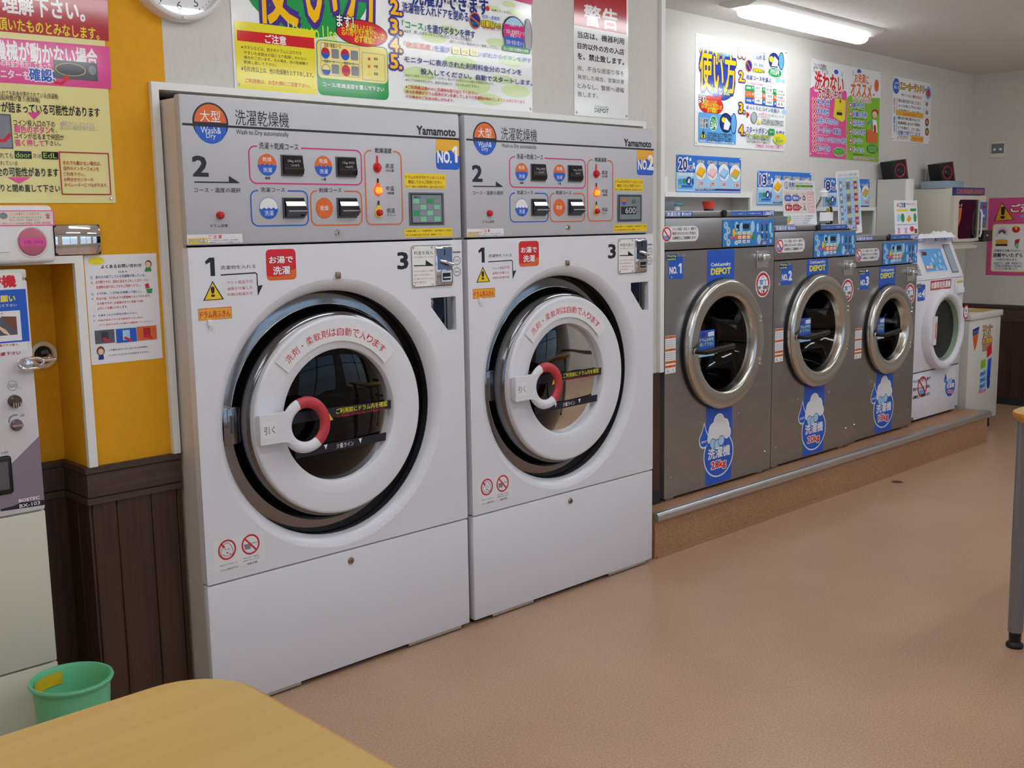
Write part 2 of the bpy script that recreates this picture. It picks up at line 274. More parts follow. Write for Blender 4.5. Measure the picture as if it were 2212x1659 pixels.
ART = {
 'dryer': [
  ('part','panel_print'),('L',[(.0065,1.8669),(1.0995,1.8664)],.007,'k'),('E',.0997,1.876,.06,.059,'k'),('part','_half'),('T','大型',.0655,1.8772,.134,1.9117,'w',0),
  ('T','Wash&',.0656,1.8433,.1333,1.8624,'w',0),('T','Dry',.0829,1.8251,.1143,1.8439,'w',0),('T','洗濯乾燥機',.1838,1.8724,.3761,1.9197,'k',0),
  ('T','Wash to Dry automatically',.1842,1.8405,.373,1.8597,'k',0),('T','Yamamoto',.9005,1.8754,1.0804,1.9045,'k',.05),('T','2',.0336,1.7161,.0811,1.774,'k',.045),
  ('L',[(.0347,1.6977),(.1829,1.6982)],.004,'k'),('P',[(.1519,1.7176),(.1898,1.697),(.1507,1.6979)],'k'),('T','コース・温度の選択',.0319,1.6669,.1898,1.6816,'k',0),
  ('T','ドラム洗浄',.0815,1.5612,.1388,1.5715,'k',0),('part','_boxes'),('T','洗濯＋乾燥コース',.2628,1.8035,.4069,1.8244,'k',0),('T','洗濯コース',.2602,1.6697,.3492,1.6846,'k',0),
  ('T','乾燥コース',.4797,1.6704,.5686,1.6859,'k',0),('T','乾燥温度',.7139,1.8058,.7851,1.8229,'k',.01),('T','標準',.2786,1.7089,.2973,1.7174,'k',.02),('T','少量',.4908,1.709,.5089,1.7178,'k',.02),
  ('T','高温',.7569,1.7543,.7917,1.7706,'k',0),('T','タオル類',.7575,1.7418,.791,1.7513,'k',.02),('T','中温',.7556,1.678,.7906,1.694,'k',0),('T','一般衣類',.7563,1.6655,.7899,1.6746,'k',.02),
  ('T','低温',.7556,1.6023,.7907,1.6179,'k',0),('T','デリケート',.7563,1.5896,.7899,1.5983,'k',.02),('part','number_sticker'),('part','caution_sticker'),('R',.0003,1.5123,.1878,1.5408,'lab'),
  ('R',.0034,1.513,.0685,1.5301,'y'),('T','ドラム洗浄',.0058,1.5157,.0665,1.5273,'w',.04,'k',.09,0),('T','ご 注 意',.0714,1.5272,.1163,1.5383,'r',.03),
  ('T','「ドラム洗浄ボタン」を押す前に、他のお客様の',.0724,1.5207,.1729,1.5239,'n',.02),('T','洗濯物が残っていないことを必ず確認してください。',.072,1.5143,.1842,1.5171,'n',.02),('part','yellow_notice'),('R',.838,1.6875,1.0281,1.7394,'y'),
  ('T','ドラムの中が汚れていないことを',.8439,1.7204,1.0229,1.7318,'k',.02),('T','確認してからご利用ください',.8544,1.7036,1.0106,1.7157,'k',.02),('T','糸くず・毛髪による被害の責任は、当店では負いかねます。',.844,1.6898,1.0219,1.6971,'k',.02),
  ('part','yellow_notice'),('R',.8307,1.5156,1.0539,1.5463,'y'),('T','洗濯物の量によって乾燥時間が、表示時間より10分程',.8385,1.5353,1.0487,1.5398,'k',.02),('T','長くなる場合があります 詳（乾燥コース）。',.838,1.521,1.0081,1.5263,'k',.02),
 ],
 'dryer_front': [
  ('part','instruction_sticker'),('T','1',.0549,1.4137,.0871,1.47,'k',.04),('T','洗濯物を入れる',.1064,1.4321,.2293,1.4438,'k',0),('L',[(.1054,1.4155),(.2269,1.4172),(.233,1.4135),(.2328,1.3756)],.004,'k'),
  ('P',[(.2323,1.3756),(.2525,1.3775),(.232,1.3436)],'k'),('P',[(.0768,1.399),(.0417,1.3394),(.1126,1.3401)],'k'),('P',[(.0764,1.3929),(.0478,1.3419),(.1067,1.3425)],'y'),
  ('T','!',.0711,1.3509,.0803,1.3802,'k',.05),('T','ペット用品不可',.1251,1.3854,.216,1.3956,'pr',0),('T','油等が付着した',.1249,1.3666,.2149,1.3765,'pr',0),('T','衣類は乾燥不可',.1248,1.349,.2139,1.3583,'pr',0),
  ('part','hot_water_sticker'),('part','_hot'),('T','お湯で',.2797,1.444,.3672,1.4666,'w',.035,'dr',.1,0),('T','洗濯',.2921,1.4078,.3553,1.4336,'w',.035,'dr',.1,0),('part','step_number'),
  ('T','3',.7981,1.4059,.8421,1.4631,'k',.045),('part','coin_print'),('T','使用硬貨',1.055,1.4529,1.0909,1.4606,'k',.02),('O',1.0737,1.4263,.0175,.0162,.002,'k'),('O',1.0726,1.385,.0176,.0162,.002,'k'),
  ('T','100',1.0639,1.4232,1.0835,1.4293,'k',0),('T','500',1.0627,1.382,1.0824,1.388,'k',0),('part','cloth_label'),('R',.023,1.2795,.137,1.3163,'or'),('R',.0254,1.2814,.135,1.3139,'am'),
  ('T','ドラム用ふきん',.0288,1.2852,.1317,1.3065,'r',.04),('part','prohibition_sticker'),('R',.0283,.4784,.2115,.5781,'lab'),('O',.0756,.5433,.0321,.0333,.006,'cr'),('O',.1601,.5426,.0333,.0338,.006,'cr'),
  ('L',[(.0614,.5313),(.0546,.5263),(.0537,.5416),(.063,.559),(.0704,.5656),(.0819,.5644),(.0898,.5546),(.0955,.5412),(.0965,.5258),(.0888,.5219),(.0837,.5308)],.0016,'k'),
  ('L',[(.0614,.5313),(.0656,.5239),(.0842,.5229),(.0883,.5289)],.0016,'k'),('E',.0706,.5453,.0019,.0017,'k'),('E',.0808,.5448,.0019,.0017,'k'),('P',[(.0723,.5354),(.0793,.5352),(.0757,.5291)],'k'),
  ('L',[(.0543,.5681),(.0672,.5508)],.006,'cr'),('L',[(.0928,.5266),(.098,.5198)],.006,'cr'),('P',[(.1355,.5466),(.1637,.5463),(.1588,.5276),(.1393,.5287)],'g5'),
  ('L',[(.1637,.5463),(.1863,.5446)],.002,'g4'),('L',[(.1372,.568),(.1824,.5181)],.006,'cr'),('T','他客方からの依頼により',.0453,.4939,.1108,.4965,'g4',0),('T','ペット用品不可',.0458,.4787,.1109,.4812,'k',0),
  ('T','毎回の洗剤・柔軟剤が',.1313,.4985,.1918,.5028,'g4',0),('T','自動的に投入されます',.1309,.4899,.1913,.4941,'g4',0),('T','洗剤不要',.143,.4762,.181,.4831,'k',0),('part','coin_plate_print'),
  ('T','料金を投入',.8689,1.4528,.9569,1.4667,'k',0),('T','すると自動的にスタートします',.8686,1.4419,.9563,1.447,'g4',0),('L',[(.8658,1.4149),(.9521,1.4129)],.004,'k'),
  ('P',[(.9216,1.4333),(.9602,1.4116),(.921,1.4137)],'k'),('T','※コインはゆっくり投入',.8668,1.3916,.961,1.3966,'pr',0),('T','※おつりはでません',.8664,1.3783,.9449,1.3838,'pr',0),
  ('T','※一度入れたコインは',.8659,1.3649,.9551,1.3698,'pr',0),('T','\u3000戻りません',.8654,1.3516,.9223,1.3579,'pr',0),
 ],
 'dryer_poster': [
  ('part','print'),('E',.8323,.2406,.0615,.0178,'lg'),('E',1.0251,.0838,.088,.0318,'lg'),('E',1.113,.0364,.068,.0216,'lg'),('E',.9624,.1629,.086,.0235,'lg'),('E',1.1562,.2547,.0608,.016,'lg'),
  ('E',.9094,.2766,.049,.0154,'lg'),('E',1.2316,.1916,.0702,.0191,'lg'),('E',.76,.1051,.0737,.0253,'lg'),('E',1.2527,.0784,.0789,.0248,'lg'),('E',1.1835,.1171,.0616,.0163,'lg'),
  ('E',1.0977,.3176,.0595,.0148,'lg'),('E',1.259,.3784,.047,.0119,'lg'),('E',1.2208,.4061,.0386,.0108,'lg'),('E',1.2729,.2933,.0473,.0152,'lg'),('E',.7444,.0432,.0602,.0254,'lg'),
  ('E',1.1366,.3801,.0377,.0096,'lg'),('E',.2888,.3617,.2532,.1738,'gr'),('T','使い方',.0897,.2164,.5765,.5002,'ye',.02,'pu',.09,0),('T','How to Use',.2075,.1774,.4025,.2347,'yg',.01),
  ('R',.0082,-.0078,.3115,.211,'yl'),('P',[(.0174,.1822),(.308,.1862),(.3085,.1506),(.0164,.1493)],'r'),('T','ご注意',.1191,.1519,.1978,.1796,'w',.035),
  ('T','タオルなどは、脱水中ドラムにはり付き',.0395,.1252,.255,.1372,'k',.005),('T','やすいため脱水が弱くなり乾燥しきれない',.0386,.1088,.2754,.1202,'k',.005),('T','場合がございます。その場合、他の乾燥機で',.0377,.0946,.2802,.1054,'k',.005),
  ('T','乾燥し直して下さい。',.0369,.0804,.1567,.0903,'k',.005),('T','※',.0288,.1264,.0369,.1338,'k',0),('T','※毛布2枚以上は、他の乾燥機をおすすめします。',.0262,.0556,.2995,.0731,'k',.005),
  ('T','ご利用後は、お忘れ物にご注意下さい。',.0386,.0211,.2834,.0346,'r',.02),('Q',.3159,.0018,.6166,.1846,.02,'gr'),('Q',.3187,.0583,.6133,.1818,.018,'yl2'),('E',.3516,.1416,.0174,.0188,'r'),
  ('H',.3516,.1416,.0174,.0188,'bl'),('T','乾燥',.3419,.1435,.3619,.1528,'n',0),('E',.4325,.1433,.0179,.0191,'r'),('H',.4325,.1433,.0179,.0191,'bl'),('T','乾燥',.4225,.1452,.4431,.1547,'n',0),
  ('E',.3518,.0867,.0175,.0189,'yl2'),('H',.3518,.0867,.0175,.0189,'bl'),('O',.3518,.0867,.0175,.0189,.002,'bl'),('T','洗濯',.3414,.0755,.3616,.0847,'n',0),('E',.4342,.0901,.0179,.0192,'r'),
  ('T','乾燥',.4238,.0845,.4446,.0948,'n',0),('Q',.3758,.1269,.4066,.1584,.004,'g5'),('Q',.4557,.1282,.4873,.1603,.004,'g5'),('Q',.3745,.0754,.4053,.1068,.004,'g5'),
  ('Q',.4563,.0756,.488,.1075,.004,'g5'),('F',.3319,.1155,.494,.1753,.006,.0012,'g5'),('F',.3307,.0686,.4116,.1154,.006,.0012,'g5'),('F',.4155,.0705,.4913,.115,.006,.0012,'g5'),
  ('F',.5026,.0652,.6029,.1588,.006,.0012,'g5'),('T','洗濯＋乾燥コース',.3468,.1612,.4156,.1749,'k',0),('T','洗濯コース',.3442,.1095,.3866,.1203,'k',0),('T','乾燥コース',.4262,.1095,.4686,.1203,'k',0),
  ('O',.534,.138,.0056,.0053,.004,'r'),('T','高温',.5549,.136,.5715,.1452,'k',.01),('O',.5329,.1122,.0056,.0054,.004,'or'),('T','中温',.5539,.1101,.5705,.1193,'k',.01),
  ('O',.5318,.0869,.0056,.0053,.004,'yl'),('T','低温',.5528,.0847,.5694,.0938,'k',.01),('T','コース/乾燥温度を選んで下さい',.3357,.03,.5951,.0452,'w',.03),('E',.5082,.2222,.1102,.0443,'k'),
  ('E',.5082,.2222,.1076,.0424,'r'),('P',[(.3974,.2505),(.4441,.2416),(.4196,.2224)],'r'),('T','ます！',.4025,.2347,.4724,.2731,'w',.04,'k',.1,0),('T','洗濯物を入れる前に、',.4423,.2281,.5692,.2527,'yl',.01),
  ('T','忘れ物や汚れ等がないか',.4205,.2051,.6049,.2386,'yl',.02),('T','必ず確認!!',.4735,.1895,.5582,.2129,'yl',.03),('T','2.',.6359,.3023,.6852,.3507,'ye',.05,'pu',.12,0),
  ('T','3.',.6333,.2371,.6826,.2851,'ye',.05,'pu',.12,0),('T','4.',.6307,.1731,.6802,.2208,'ye',.05,'pu',.12,0),('T','5.',.6284,.1153,.6779,.1627,'ye',.05,'pu',.12,0),
  ('T','洗濯ができます',.7358,.3485,1.1076,.4134,'n',.03),('T','ていないことを確認して、ドラム洗浄ボタン',.7995,.3677,1.0846,.3818,'k',0),('E',1.1052,.3764,.0097,.0095,'r'),('T','を押してください。',1.1252,.3708,1.2317,.3753,'k',0),
  ('T','洗濯物を入れドアを閉める',.689,.3148,1.0051,.3501,'n',.02),('E',1.0391,.3243,.0292,.0314,'or'),('E',1.0391,.3243,.0248,.0262,'n'),('L',[(1.0177,.3349),(1.0607,.3136)],.006,'or'),
  ('T','投入不要',1.0205,.3082,1.0573,.3211,'gr',.02),('T','洗剤・柔軟剤',1.0761,.3373,1.1676,.3508,'bl',.02,'w',.08,0),('T','自動投入!!',1.0738,.3071,1.1717,.33,'yl',.04,'k',.09,0),
  ('T','毎回の洗剤が自動的に入ります',1.075,.2968,1.1711,.3064,'r',0),('T','「コース」',.6856,.2603,.7947,.2871,'gr',.02),('T','を選びボタンを押す',.8023,.2562,1.0366,.2859,'n',.02),
  ('T','※必ず、押したボタンのランプが点灯していることを確認し',.694,.2439,1.0227,.2562,'k',0),('T','点灯していない場合はもう一度押して下さい。',.9065,.2291,1.1596,.24,'k',0),('T','「乾燥温度」',.6908,.1941,.8279,.2133,'or',.01),
  ('T','を選び',.8361,.1928,.9088,.2134,'bl',.01),('Q',.9193,.1912,.9582,.2155,.005,'yl2'),('T','高温',.9265,.196,.9509,.2086,'k',0),('Q',.964,.1922,1.0034,.2162,.005,'yl2'),
  ('T','中温',.9712,.197,.996,.2092,'k',0),('Q',1.0093,.1932,1.0493,.2168,.005,'yl2'),('T','低温',1.0167,.198,1.0418,.2098,'k',0),('T','いずれかのボタンを押す',1.0502,.1942,1.3389,.2092,'bl',.01),
  ('T','モニターに表示された利用料金分のコインを',.6901,.1409,1.2821,.1631,'n',.02),('T','投入してください。自動でスタートします。',.7655,.108,1.3413,.1224,'n',.02),
  ('T','※コインはゆっくりと入れてください。急いで入れるとコイン詰りの原因になります。',.6934,.0923,1.1297,.1011,'k',0),('T','※おつりは出ませんので、指定の料金だけ、コインを入れて下さい。',.6928,.0757,1.0509,.0846,'k',0),
  ('T','※ご利用後は速やかに洗濯物を取り出してください。',.6918,.0486,1.0466,.0613,'r',.02),('T','次のお客様がドラム洗浄ボタンを押してしまうと洗濯物がぬれてしまうことがございます。',.6911,.032,1.3037,.0449,'r',.02),
  ('T','その場合のご返金は致しかねます。',.6905,.0154,.9226,.0258,'r',.02),('E',1.2418,.3037,.0624,.0595,'k'),('E',1.2433,.3022,.0578,.0553,'sk'),('R',1.1871,.2738,1.3012,.329,'mg'),
  ('R',1.1904,.2473,1.2948,.2847,'bl'),('E',1.3205,.2955,.0224,.067,'g4'),('E',1.3205,.2955,.0192,.0636,'g6'),('T','洗濯＋乾燥標準コース',1.1991,.2933,1.3009,.3115,'w',0),
  ('T','乾燥コース',1.2219,.2816,1.2769,.2965,'w',0),('T','洗濯＋乾燥少量コース',1.1997,.2536,1.2985,.2714,'w',0),('T','洗濯コース',1.219,.3228,1.2778,.34,'w',0),('Q',1.1799,.2275,1.3291,.2469,.005,'gr'),
  ('T','コース別 洗濯物の適量',1.1846,.2317,1.321,.2423,'w',.02),('P',[(1.2367,.4252),(1.3487,.439),(1.3484,.4199)],'mg'),
 ],
 'warning_sign': [
  ('part','heading_band'),('P',[(0,.5165),(.3369,.5269),(.338,.361),(.0024,.3647)],'dr'),('part','lettering'),('T','警告',.0651,.3722,.2804,.4561,'w',.04),
  ('T','当店は、機器利用',.0227,.3198,.3206,.3415,'k',.035),('T','目的以外の方の入店',.0222,.2731,.3206,.2979,'k',.035),('T','を、禁止致します。',.0218,.2305,.3205,.2569,'k',.035),
  ('T','尚、不当な居座り等を',.0214,.1885,.3194,.201,'g3',0),('T','発見した場合、営業妨害',.021,.1523,.3205,.166,'g3',0),('T','とみなし、警察へ通報',.0207,.1154,.3205,.1316,'g3',0),('T','致します。',.0203,.0783,.1474,.0992,'g3',0),
  ('T','CoinLaundry',.1268,.0383,.217,.0504,'g4',0),('T','DEPOT',.1267,.0204,.2169,.0381,'g4',.04),
 ],
 'notice_poster': [
  ('part','print'),('P',[(.0122,.4571),(.8058,.4686),(.8132,.6476),(.0245,.5852)],'dr'),('P',[(.0103,.4373),(.8068,.4529),(.8031,.3314),(-.0009,.3212)],'pk'),
  ('T','ご了承ご理解下さい。',.3462,.5153,.7397,.5685,'w',.05),('T','ご承諾頂いたものとみなします。',.4254,.4689,.7779,.503,'yl',.03),('T','コインを入れても機械が動かない場合',.2283,.387,.7674,.444,'w',.05),
  ('T','お支払いの料金が表示してあった',.4456,.3689,.6331,.3935,'w',.01),('T','モニターを',.4723,.3404,.5691,.3634,'w',.03),('T','確認!',.5698,.3397,.6394,.3738,'bl',.05,'w',.1,0),('R',.6396,.3507,.7656,.4018,'g4'),
  ('E',.6872,.3777,.0435,.0176,'yl'),('E',.6872,.3777,.0419,.0164,'g3'),('E',.7504,.3809,.0116,.013,'g5'),('L',[(.6367,.339),(.6582,.3367),(.6731,.3494)],.008,'r'),
  ('P',[(.6593,.3503),(.6755,.3651),(.6849,.3472)],'r'),('T','コインを入れても料金が表示されている(洗濯機)',.4462,.2878,.6463,.3096,'k',0),('T','運転時間が違う(乾燥機)',.4781,.278,.5931,.2937,'k',0),
  ('T','コインが詰まっている可能性があります',.4335,.2482,.7635,.2762,'k',.025),('P',[(.5564,.2514),(.595,.2536),(.5733,.2325)],'pk'),('R',.4239,.1493,.5105,.2432,'g4'),('R',.4278,.1531,.5069,.24,'g5'),
  ('L',[(.4549,.1729),(.4879,.1704),(.5062,.1901)],.01,'r'),('T','コイン投入口の下の',.5163,.2132,.6303,.2304,'k',.01),('T','銀色のボタン',.5167,.1943,.6166,.215,'pk',.03),('T','を、',.617,.1995,.635,.2132,'k',0),
  ('T','コインが出るまで何回か',.5157,.1779,.6534,.1945,'k',.01),('T','強く押して',.5153,.1581,.5956,.1765,'pk',.03),('T','下さい。',.5969,.1622,.642,.1756,'k',.01),('T','※変形コインしたコインは',.6453,.2195,.7429,.233,'g6',0),
  ('T','\u3000戻らない場合があります。',.6444,.2077,.7503,.2214,'g6',0),('T','扉を閉め直されても',.3976,.1223,.5077,.1388,'k',0),('T','又は',.5619,.1271,.584,.1374,'k',0),('R',.5122,.1237,.5583,.1443,'k'),
  ('T','door',.515,.1265,.5554,.1411,'lcd',0),('R',.5869,.1239,.6329,.1448,'k'),('T','EdL',.591,.1271,.6287,.1415,'lcd',0),('T','と表示されている',.4234,.1044,.5191,.1163,'k',0),
  ('T','扉の閉まりが不完全の可能性があります',.3203,.0744,.6294,.0996,'k',.025),('P',[(.4873,.0717),(.5519,.0727),(.518,.0549)],'pk'),('T','しっかりと閉め直して下さい',.4178,.0321,.6306,.0524,'k',.025),
  ('F',.6345,.0247,.7818,.1467,.001,.003,'dr'),('T','それでも動かない場合は、',.6449,.109,.7564,.1214,'dr',.01),('T','店内のインターフォンを',.6445,.0936,.749,.1055,'dr',.01),
  ('T','ご利用下さい。',.6442,.0782,.7063,.0889,'dr',.01),('T','お問合せセンターの',.6438,.0628,.73,.0737,'dr',.01),('T','オペレーターにつながります。',.6434,.0474,.7729,.0586,'dr',.01),
 ],
 'faq_sheet': [
  ('part','print'),('E',.0366,.3075,.0252,.0121,'yl'),('T','インターフォンを',.0218,.3106,.0539,.3121,'or',0),('T','押す前に！',.0277,.2999,.0464,.3025,'or',0),('T','よくあるお問い合わせ',.0492,.2846,.1752,.2958,'k',.035),
  ('T','Ｑ＆Ａ',.1012,.2695,.1285,.2757,'n',.02),('T','Ｑ\u3000前の方の終了している洗濯物が残っている。',.015,.2541,.1855,.264,'n',.012),('T','Ａ．お手数ですが、店内にあるカゴもしくはカートに',.0146,.24,.1935,.2494,'r',.012),
  ('T','洗濯物を取り出してからご利用ください。',.0296,.2254,.1692,.2343,'r',.012),('T','Ｑ\u3000５千円札、１万円札を両替して欲しい。',.0138,.2064,.1696,.2147,'n',.012),
  ('T','Ａ\u3000貯玉の為、千円札までの両替機となっております。',.0138,.1923,.1974,.1998,'r',.012),('T','お手数ですが、お客様の方でご用意ての程、',.0295,.1774,.1747,.1848,'r',.012),('T','よろしくお願いいたします。',.0295,.1631,.1222,.1709,'r',.012),
  ('T','Ｑ\u3000お金を入れたが表示が変わらない。',.0145,.1429,.1526,.1494,'n',.012),('T','Ａ．お金が詰まっている可能性がございます。',.0141,.1286,.1695,.1343,'r',.012),('T','コイン詰まりボタンを強めに複数押してください。',.0301,.1151,.1985,.1201,'r',.012),
  ('R',.0153,.0618,.0754,.1021,'g4'),('R',.0347,.0685,.0559,.097,'g3'),('P',[(.0366,.0734),(.0599,.0629),(.0636,.0677),(.0439,.0795)],'r'),('R',.0804,.0595,.1447,.1018,'bl'),
  ('R',.1011,.0661,.1237,.0966,'sk'),('P',[(.1022,.0712),(.1261,.0606),(.13,.0654),(.1097,.0773)],'r'),('R',.1464,.0605,.2102,.1037,'or'),('R',.167,.0674,.1894,.0984,'dr'),
  ('P',[(.1688,.0724),(.1935,.0617),(.1974,.0665),(.1765,.0787)],'r'),('E',.1976,.2933,.0101,.0116,'br'),('E',.1963,.2909,.0079,.0088,'sn'),
  ('P',[(.1841,.27),(.2058,.2708),(.2037,.2828),(.1879,.2824)],'gr'),('P',[(.1815,.231),(.1926,.2355),(.1969,.2199),(.1842,.2189)],'r'),
  ('P',[(.1848,.2171),(.2058,.2177),(.202,.2042),(.1875,.204)],'gr'),('E',.0298,.0404,.0122,.014,'br'),('E',.0299,.038,.0082,.0093,'sn'),
  ('P',[(.021,.0143),(.0381,.0143),(.0367,.028),(.0238,.0285)],'n'),('T','ご不明な点がございましたらお気軽に',.0529,.0382,.1776,.0423,'k',.012),('T','インターフォンにてお問合せください。',.0525,.0224,.182,.0263,'k',.012),
 ],
 'washer_poster': [
  ('part','print'),('E',.9416,.5539,.0278,.0162,'sk'),('E',.9001,.4342,.0323,.0185,'sk'),('E',.9654,.43,.0233,.0131,'sk'),('E',.9222,.5752,.024,.0138,'sk'),('E',.9825,.2431,.0282,.0165,'sk'),
  ('E',.9534,.4944,.0232,.013,'sk'),('E',.254,.4302,.1603,.1641,'sk2'),('E',.2714,.3752,.1451,.1084,'n2'),('T','洗濯機の',.0404,.4542,.2828,.5776,'ye',.03,'n',.1,0),
  ('T','使い方',.0428,.3148,.4146,.5427,'ye',.03,'n',.09,0),('T','How to Use',.1472,.2967,.3534,.3554,'yg',.02),('E',.1627,.2331,.1263,.0552,'k'),('E',.1627,.2331,.1231,.0531,'r'),
  ('P',[(.2173,.28),(.2649,.3051),(.2676,.2617)],'r'),('T','ます!',.0365,.2378,.1083,.2854,'w',.03,'k',.1,0),('T','洗濯物を入れる前に、',.0844,.2324,.2336,.2659,'yl',.01),
  ('T','忘れ物や汚れ等がないか',.0632,.2053,.2743,.249,'yl',.02),('T','必ず確認!!',.1226,.1918,.2226,.2217,'yl',.03),('Q',.034,.0194,.4284,.1877,.012,'sk2'),('T','洗濯物',.0514,.1297,.1288,.1554,'k',.03,'w',.1,0),
  ('T','目安量',.0519,.104,.1316,.1297,'k',.03,'w',.1,0),('E',.187,.1326,.0413,.0435,'w'),('E',.187,.1326,.0366,.04,'gr'),('T','ドラムの',.1583,.1397,.216,.1581,'w',0),
  ('T','3/4',.1614,.103,.2164,.1385,'w',.04),('E',.3176,.1417,.0671,.0573,'k'),('E',.3176,.1417,.0557,.0494,'n'),('P',[(.2939,.1051),(.3433,.1009),(.3671,.1398),(.3169,.1725),(.3011,.1496)],'w'),
  ('E',.2927,.158,.0212,.0154,'yl'),('E',.402,.1417,.0317,.0615,'n'),('E',.4003,.1416,.0259,.0556,'sk2'),('P',[(.0823,.0948),(.0506,.0416),(.1153,.0422)],'k'),
  ('P',[(.0824,.0883),(.0583,.0454),(.1074,.0454)],'yl'),('T','!',.0769,.0492,.0888,.08,'k',.06),('T','ご利用の際は必ず洗濯物の表示',.1202,.07,.3853,.0774,'k',.01),
  ('T','は必ず洗濯物の表示をご確認の上ご',.1205,.0575,.3856,.0646,'k',.01),('T','利用の際は必ず洗濯物の表示をご確認の',.1207,.045,.386,.0518,'k',.01),('T','必ず洗濯物の表示をご確認の上',.1209,.0326,.3863,.0389,'k',.01),
  ('T','■洗濯物とドラムの種類によって目安量は異なります■',.051,.0222,.4032,.0322,'w',.02),('T','1.',.4484,.5262,.5099,.5829,'ye',.05,'pu',.12,0),('T','2.',.4521,.3917,.5139,.4479,'ye',.05,'pu',.12,0),
  ('T','3.',.4572,.2095,.5193,.2649,'ye',.05,'pu',.12,0),('T','4.',.4608,.0818,.5231,.1367,'ye',.05,'pu',.12,0),('T','洗濯物を入れて',.525,.5622,.7402,.5831,'n',.01),
  ('T','ドアを閉める',.5258,.5356,.7409,.565,'n',.02),('E',.5579,.4896,.0385,.0365,'or'),('E',.5579,.4896,.0308,.0303,'n'),('L',[(.5377,.5078),(.5775,.4689)],.006,'or'),
  ('T','洗剤・柔軟剤',.6131,.4923,.7231,.512,'bl',.02,'w',.08,0),('T','自動投入!',.6072,.4603,.7349,.4825,'yl',.04,'k',.09,0),('E',.8453,.545,.0618,.0481,'n'),
  ('P',[(.8148,.5101),(.8877,.5143),(.8955,.5496),(.8488,.5729)],'w'),('E',.8132,.5512,.0253,.0182,'yl'),('E',.9325,.5507,.0324,.0532,'k'),('E',.9306,.5505,.0277,.0485,'sk2'),
  ('E',.8571,.4746,.0839,.0313,'w'),('E',.8571,.4746,.0785,.0276,'gr'),('T','目安量',.807,.475,.8564,.493,'w',.02),('T','ドラムの',.803,.4609,.857,.4769,'w',.02),('T','3/4',.8604,.4611,.9068,.4974,'w',.04),
  ('T','洗濯コースを選ぶ',.5304,.41,.8157,.4366,'n',.02),('T','ランプのお灯を確認',.533,.3802,.7183,.3946,'pk',.02),('R',.7611,.3749,.8326,.3988,'w'),('T','点 滅',.7725,.3827,.8209,.3946,'k',0),
  ('P',[(.522,.3763),(.9723,.3757),(.9736,.3429),(.5213,.3435)],'gr'),('T','標準',.5321,.3524,.585,.368,'w',.02),('E',.605,.3641,.007,.0072,'w'),('Q',.6203,.3485,.7089,.3838,.006,'w'),
  ('T','大物洗い',.6358,.3574,.6942,.3736,'k',.01),('E',.731,.364,.0071,.0073,'w'),('Q',.7468,.3482,.8377,.3834,.006,'w'),('T','普 通',.7626,.3571,.8226,.3731,'k',.01),('E',.8604,.3638,.0074,.0074,'w'),
  ('Q',.8767,.3478,.9701,.3831,.006,'w'),('T','すすぎ小物',.8929,.3569,.9546,.3725,'k',.01),('P',[(.5231,.3396),(.9739,.3373),(.9752,.3045),(.5223,.3069)],'or'),('T','ソフト',.5332,.3157,.5861,.3312,'w',.02),
  ('E',.6062,.3272,.0069,.0072,'w'),('Q',.6215,.3115,.7102,.3464,.006,'w'),('T','デリケート',.637,.3203,.6955,.3363,'k',.01),('E',.7323,.3265,.0071,.0073,'w'),('Q',.7481,.3106,.8392,.3456,.006,'w'),
  ('T','一般衣類',.7639,.3195,.824,.3352,'k',.01),('E',.8619,.3258,.0073,.0074,'w'),('Q',.8782,.3097,.9717,.3447,.006,'w'),('T','毛布類',.8944,.3187,.9562,.3342,'k',.01),
  ('P',[(.5242,.303),(.9755,.2988),(.9768,.2659),(.5234,.2701)],'bl'),('T','時間',.5343,.2789,.5873,.2942,'w',.02),('E',.6074,.2901,.0069,.0073,'w'),('Q',.6227,.2744,.7115,.309,.006,'w'),
  ('T','水',.6382,.2831,.6967,.2989,'k',.01),('E',.7336,.289,.0071,.0073,'w'),('Q',.7494,.273,.8406,.3076,.006,'w'),('T','洗濯乾燥',.7653,.2818,.8254,.2973,'k',.01),('E',.8634,.2878,.0074,.0075,'w'),
  ('Q',.8796,.2715,.9733,.3062,.006,'w'),('T','温 風',.8959,.2805,.9577,.2958,'k',.01),('T','ゆっくりとコインを投入',.533,.2365,.921,.2559,'n',.02),('E',.6228,.1897,.0366,.0341,'g5'),
  ('E',.6193,.1895,.0288,.0282,'g6'),('P',[(.5352,.2209),(.5727,.2051),(.5432,.183)],'r'),('T','ピッ!',.7222,.2069,.7709,.2258,'r',.03),('T','コイン投入口へコインを',.7788,.2078,.974,.219,'k',0),
  ('T','入れる度',.6662,.2082,.7155,.2203,'k',0),('T','ゆっくり入れてください',.6667,.1922,.8079,.2048,'k',0),('P',[(.6757,.1858),(.6573,.1551),(.6972,.1548)],'yl'),
  ('T','ご利用の際は必ず洗濯物の表示',.7027,.1767,.9706,.1872,'k',.01),('T','は必ず洗濯物の表示をご確認の上ご',.7031,.1652,.9711,.1754,'k',.01),('T','利用の際は必ず洗濯物の表示をご確認の',.7035,.1537,.9716,.1635,'k',.01),
  ('T','スタートボタン',.5354,.0966,.7787,.1336,'n',.02),('Q',.7892,.0945,.8656,.1332,.014,'gr'),('T','スタート',.8025,.1058,.8549,.1233,'w',0),('T','を押す',.8808,.0986,.9855,.1248,'n',.02),
  ('T','ブザーが鳴ると洗濯完了!',.5362,.0717,.8167,.0911,'yg',.03,'k',.08,0),('T','ご利用の際は必ず洗濯物の表示',.5401,.0562,.8176,.0651,'k',.01),('T','は必ず洗濯物の表示をご確認の上ご',.5406,.0403,.8182,.0488,'k',.01),
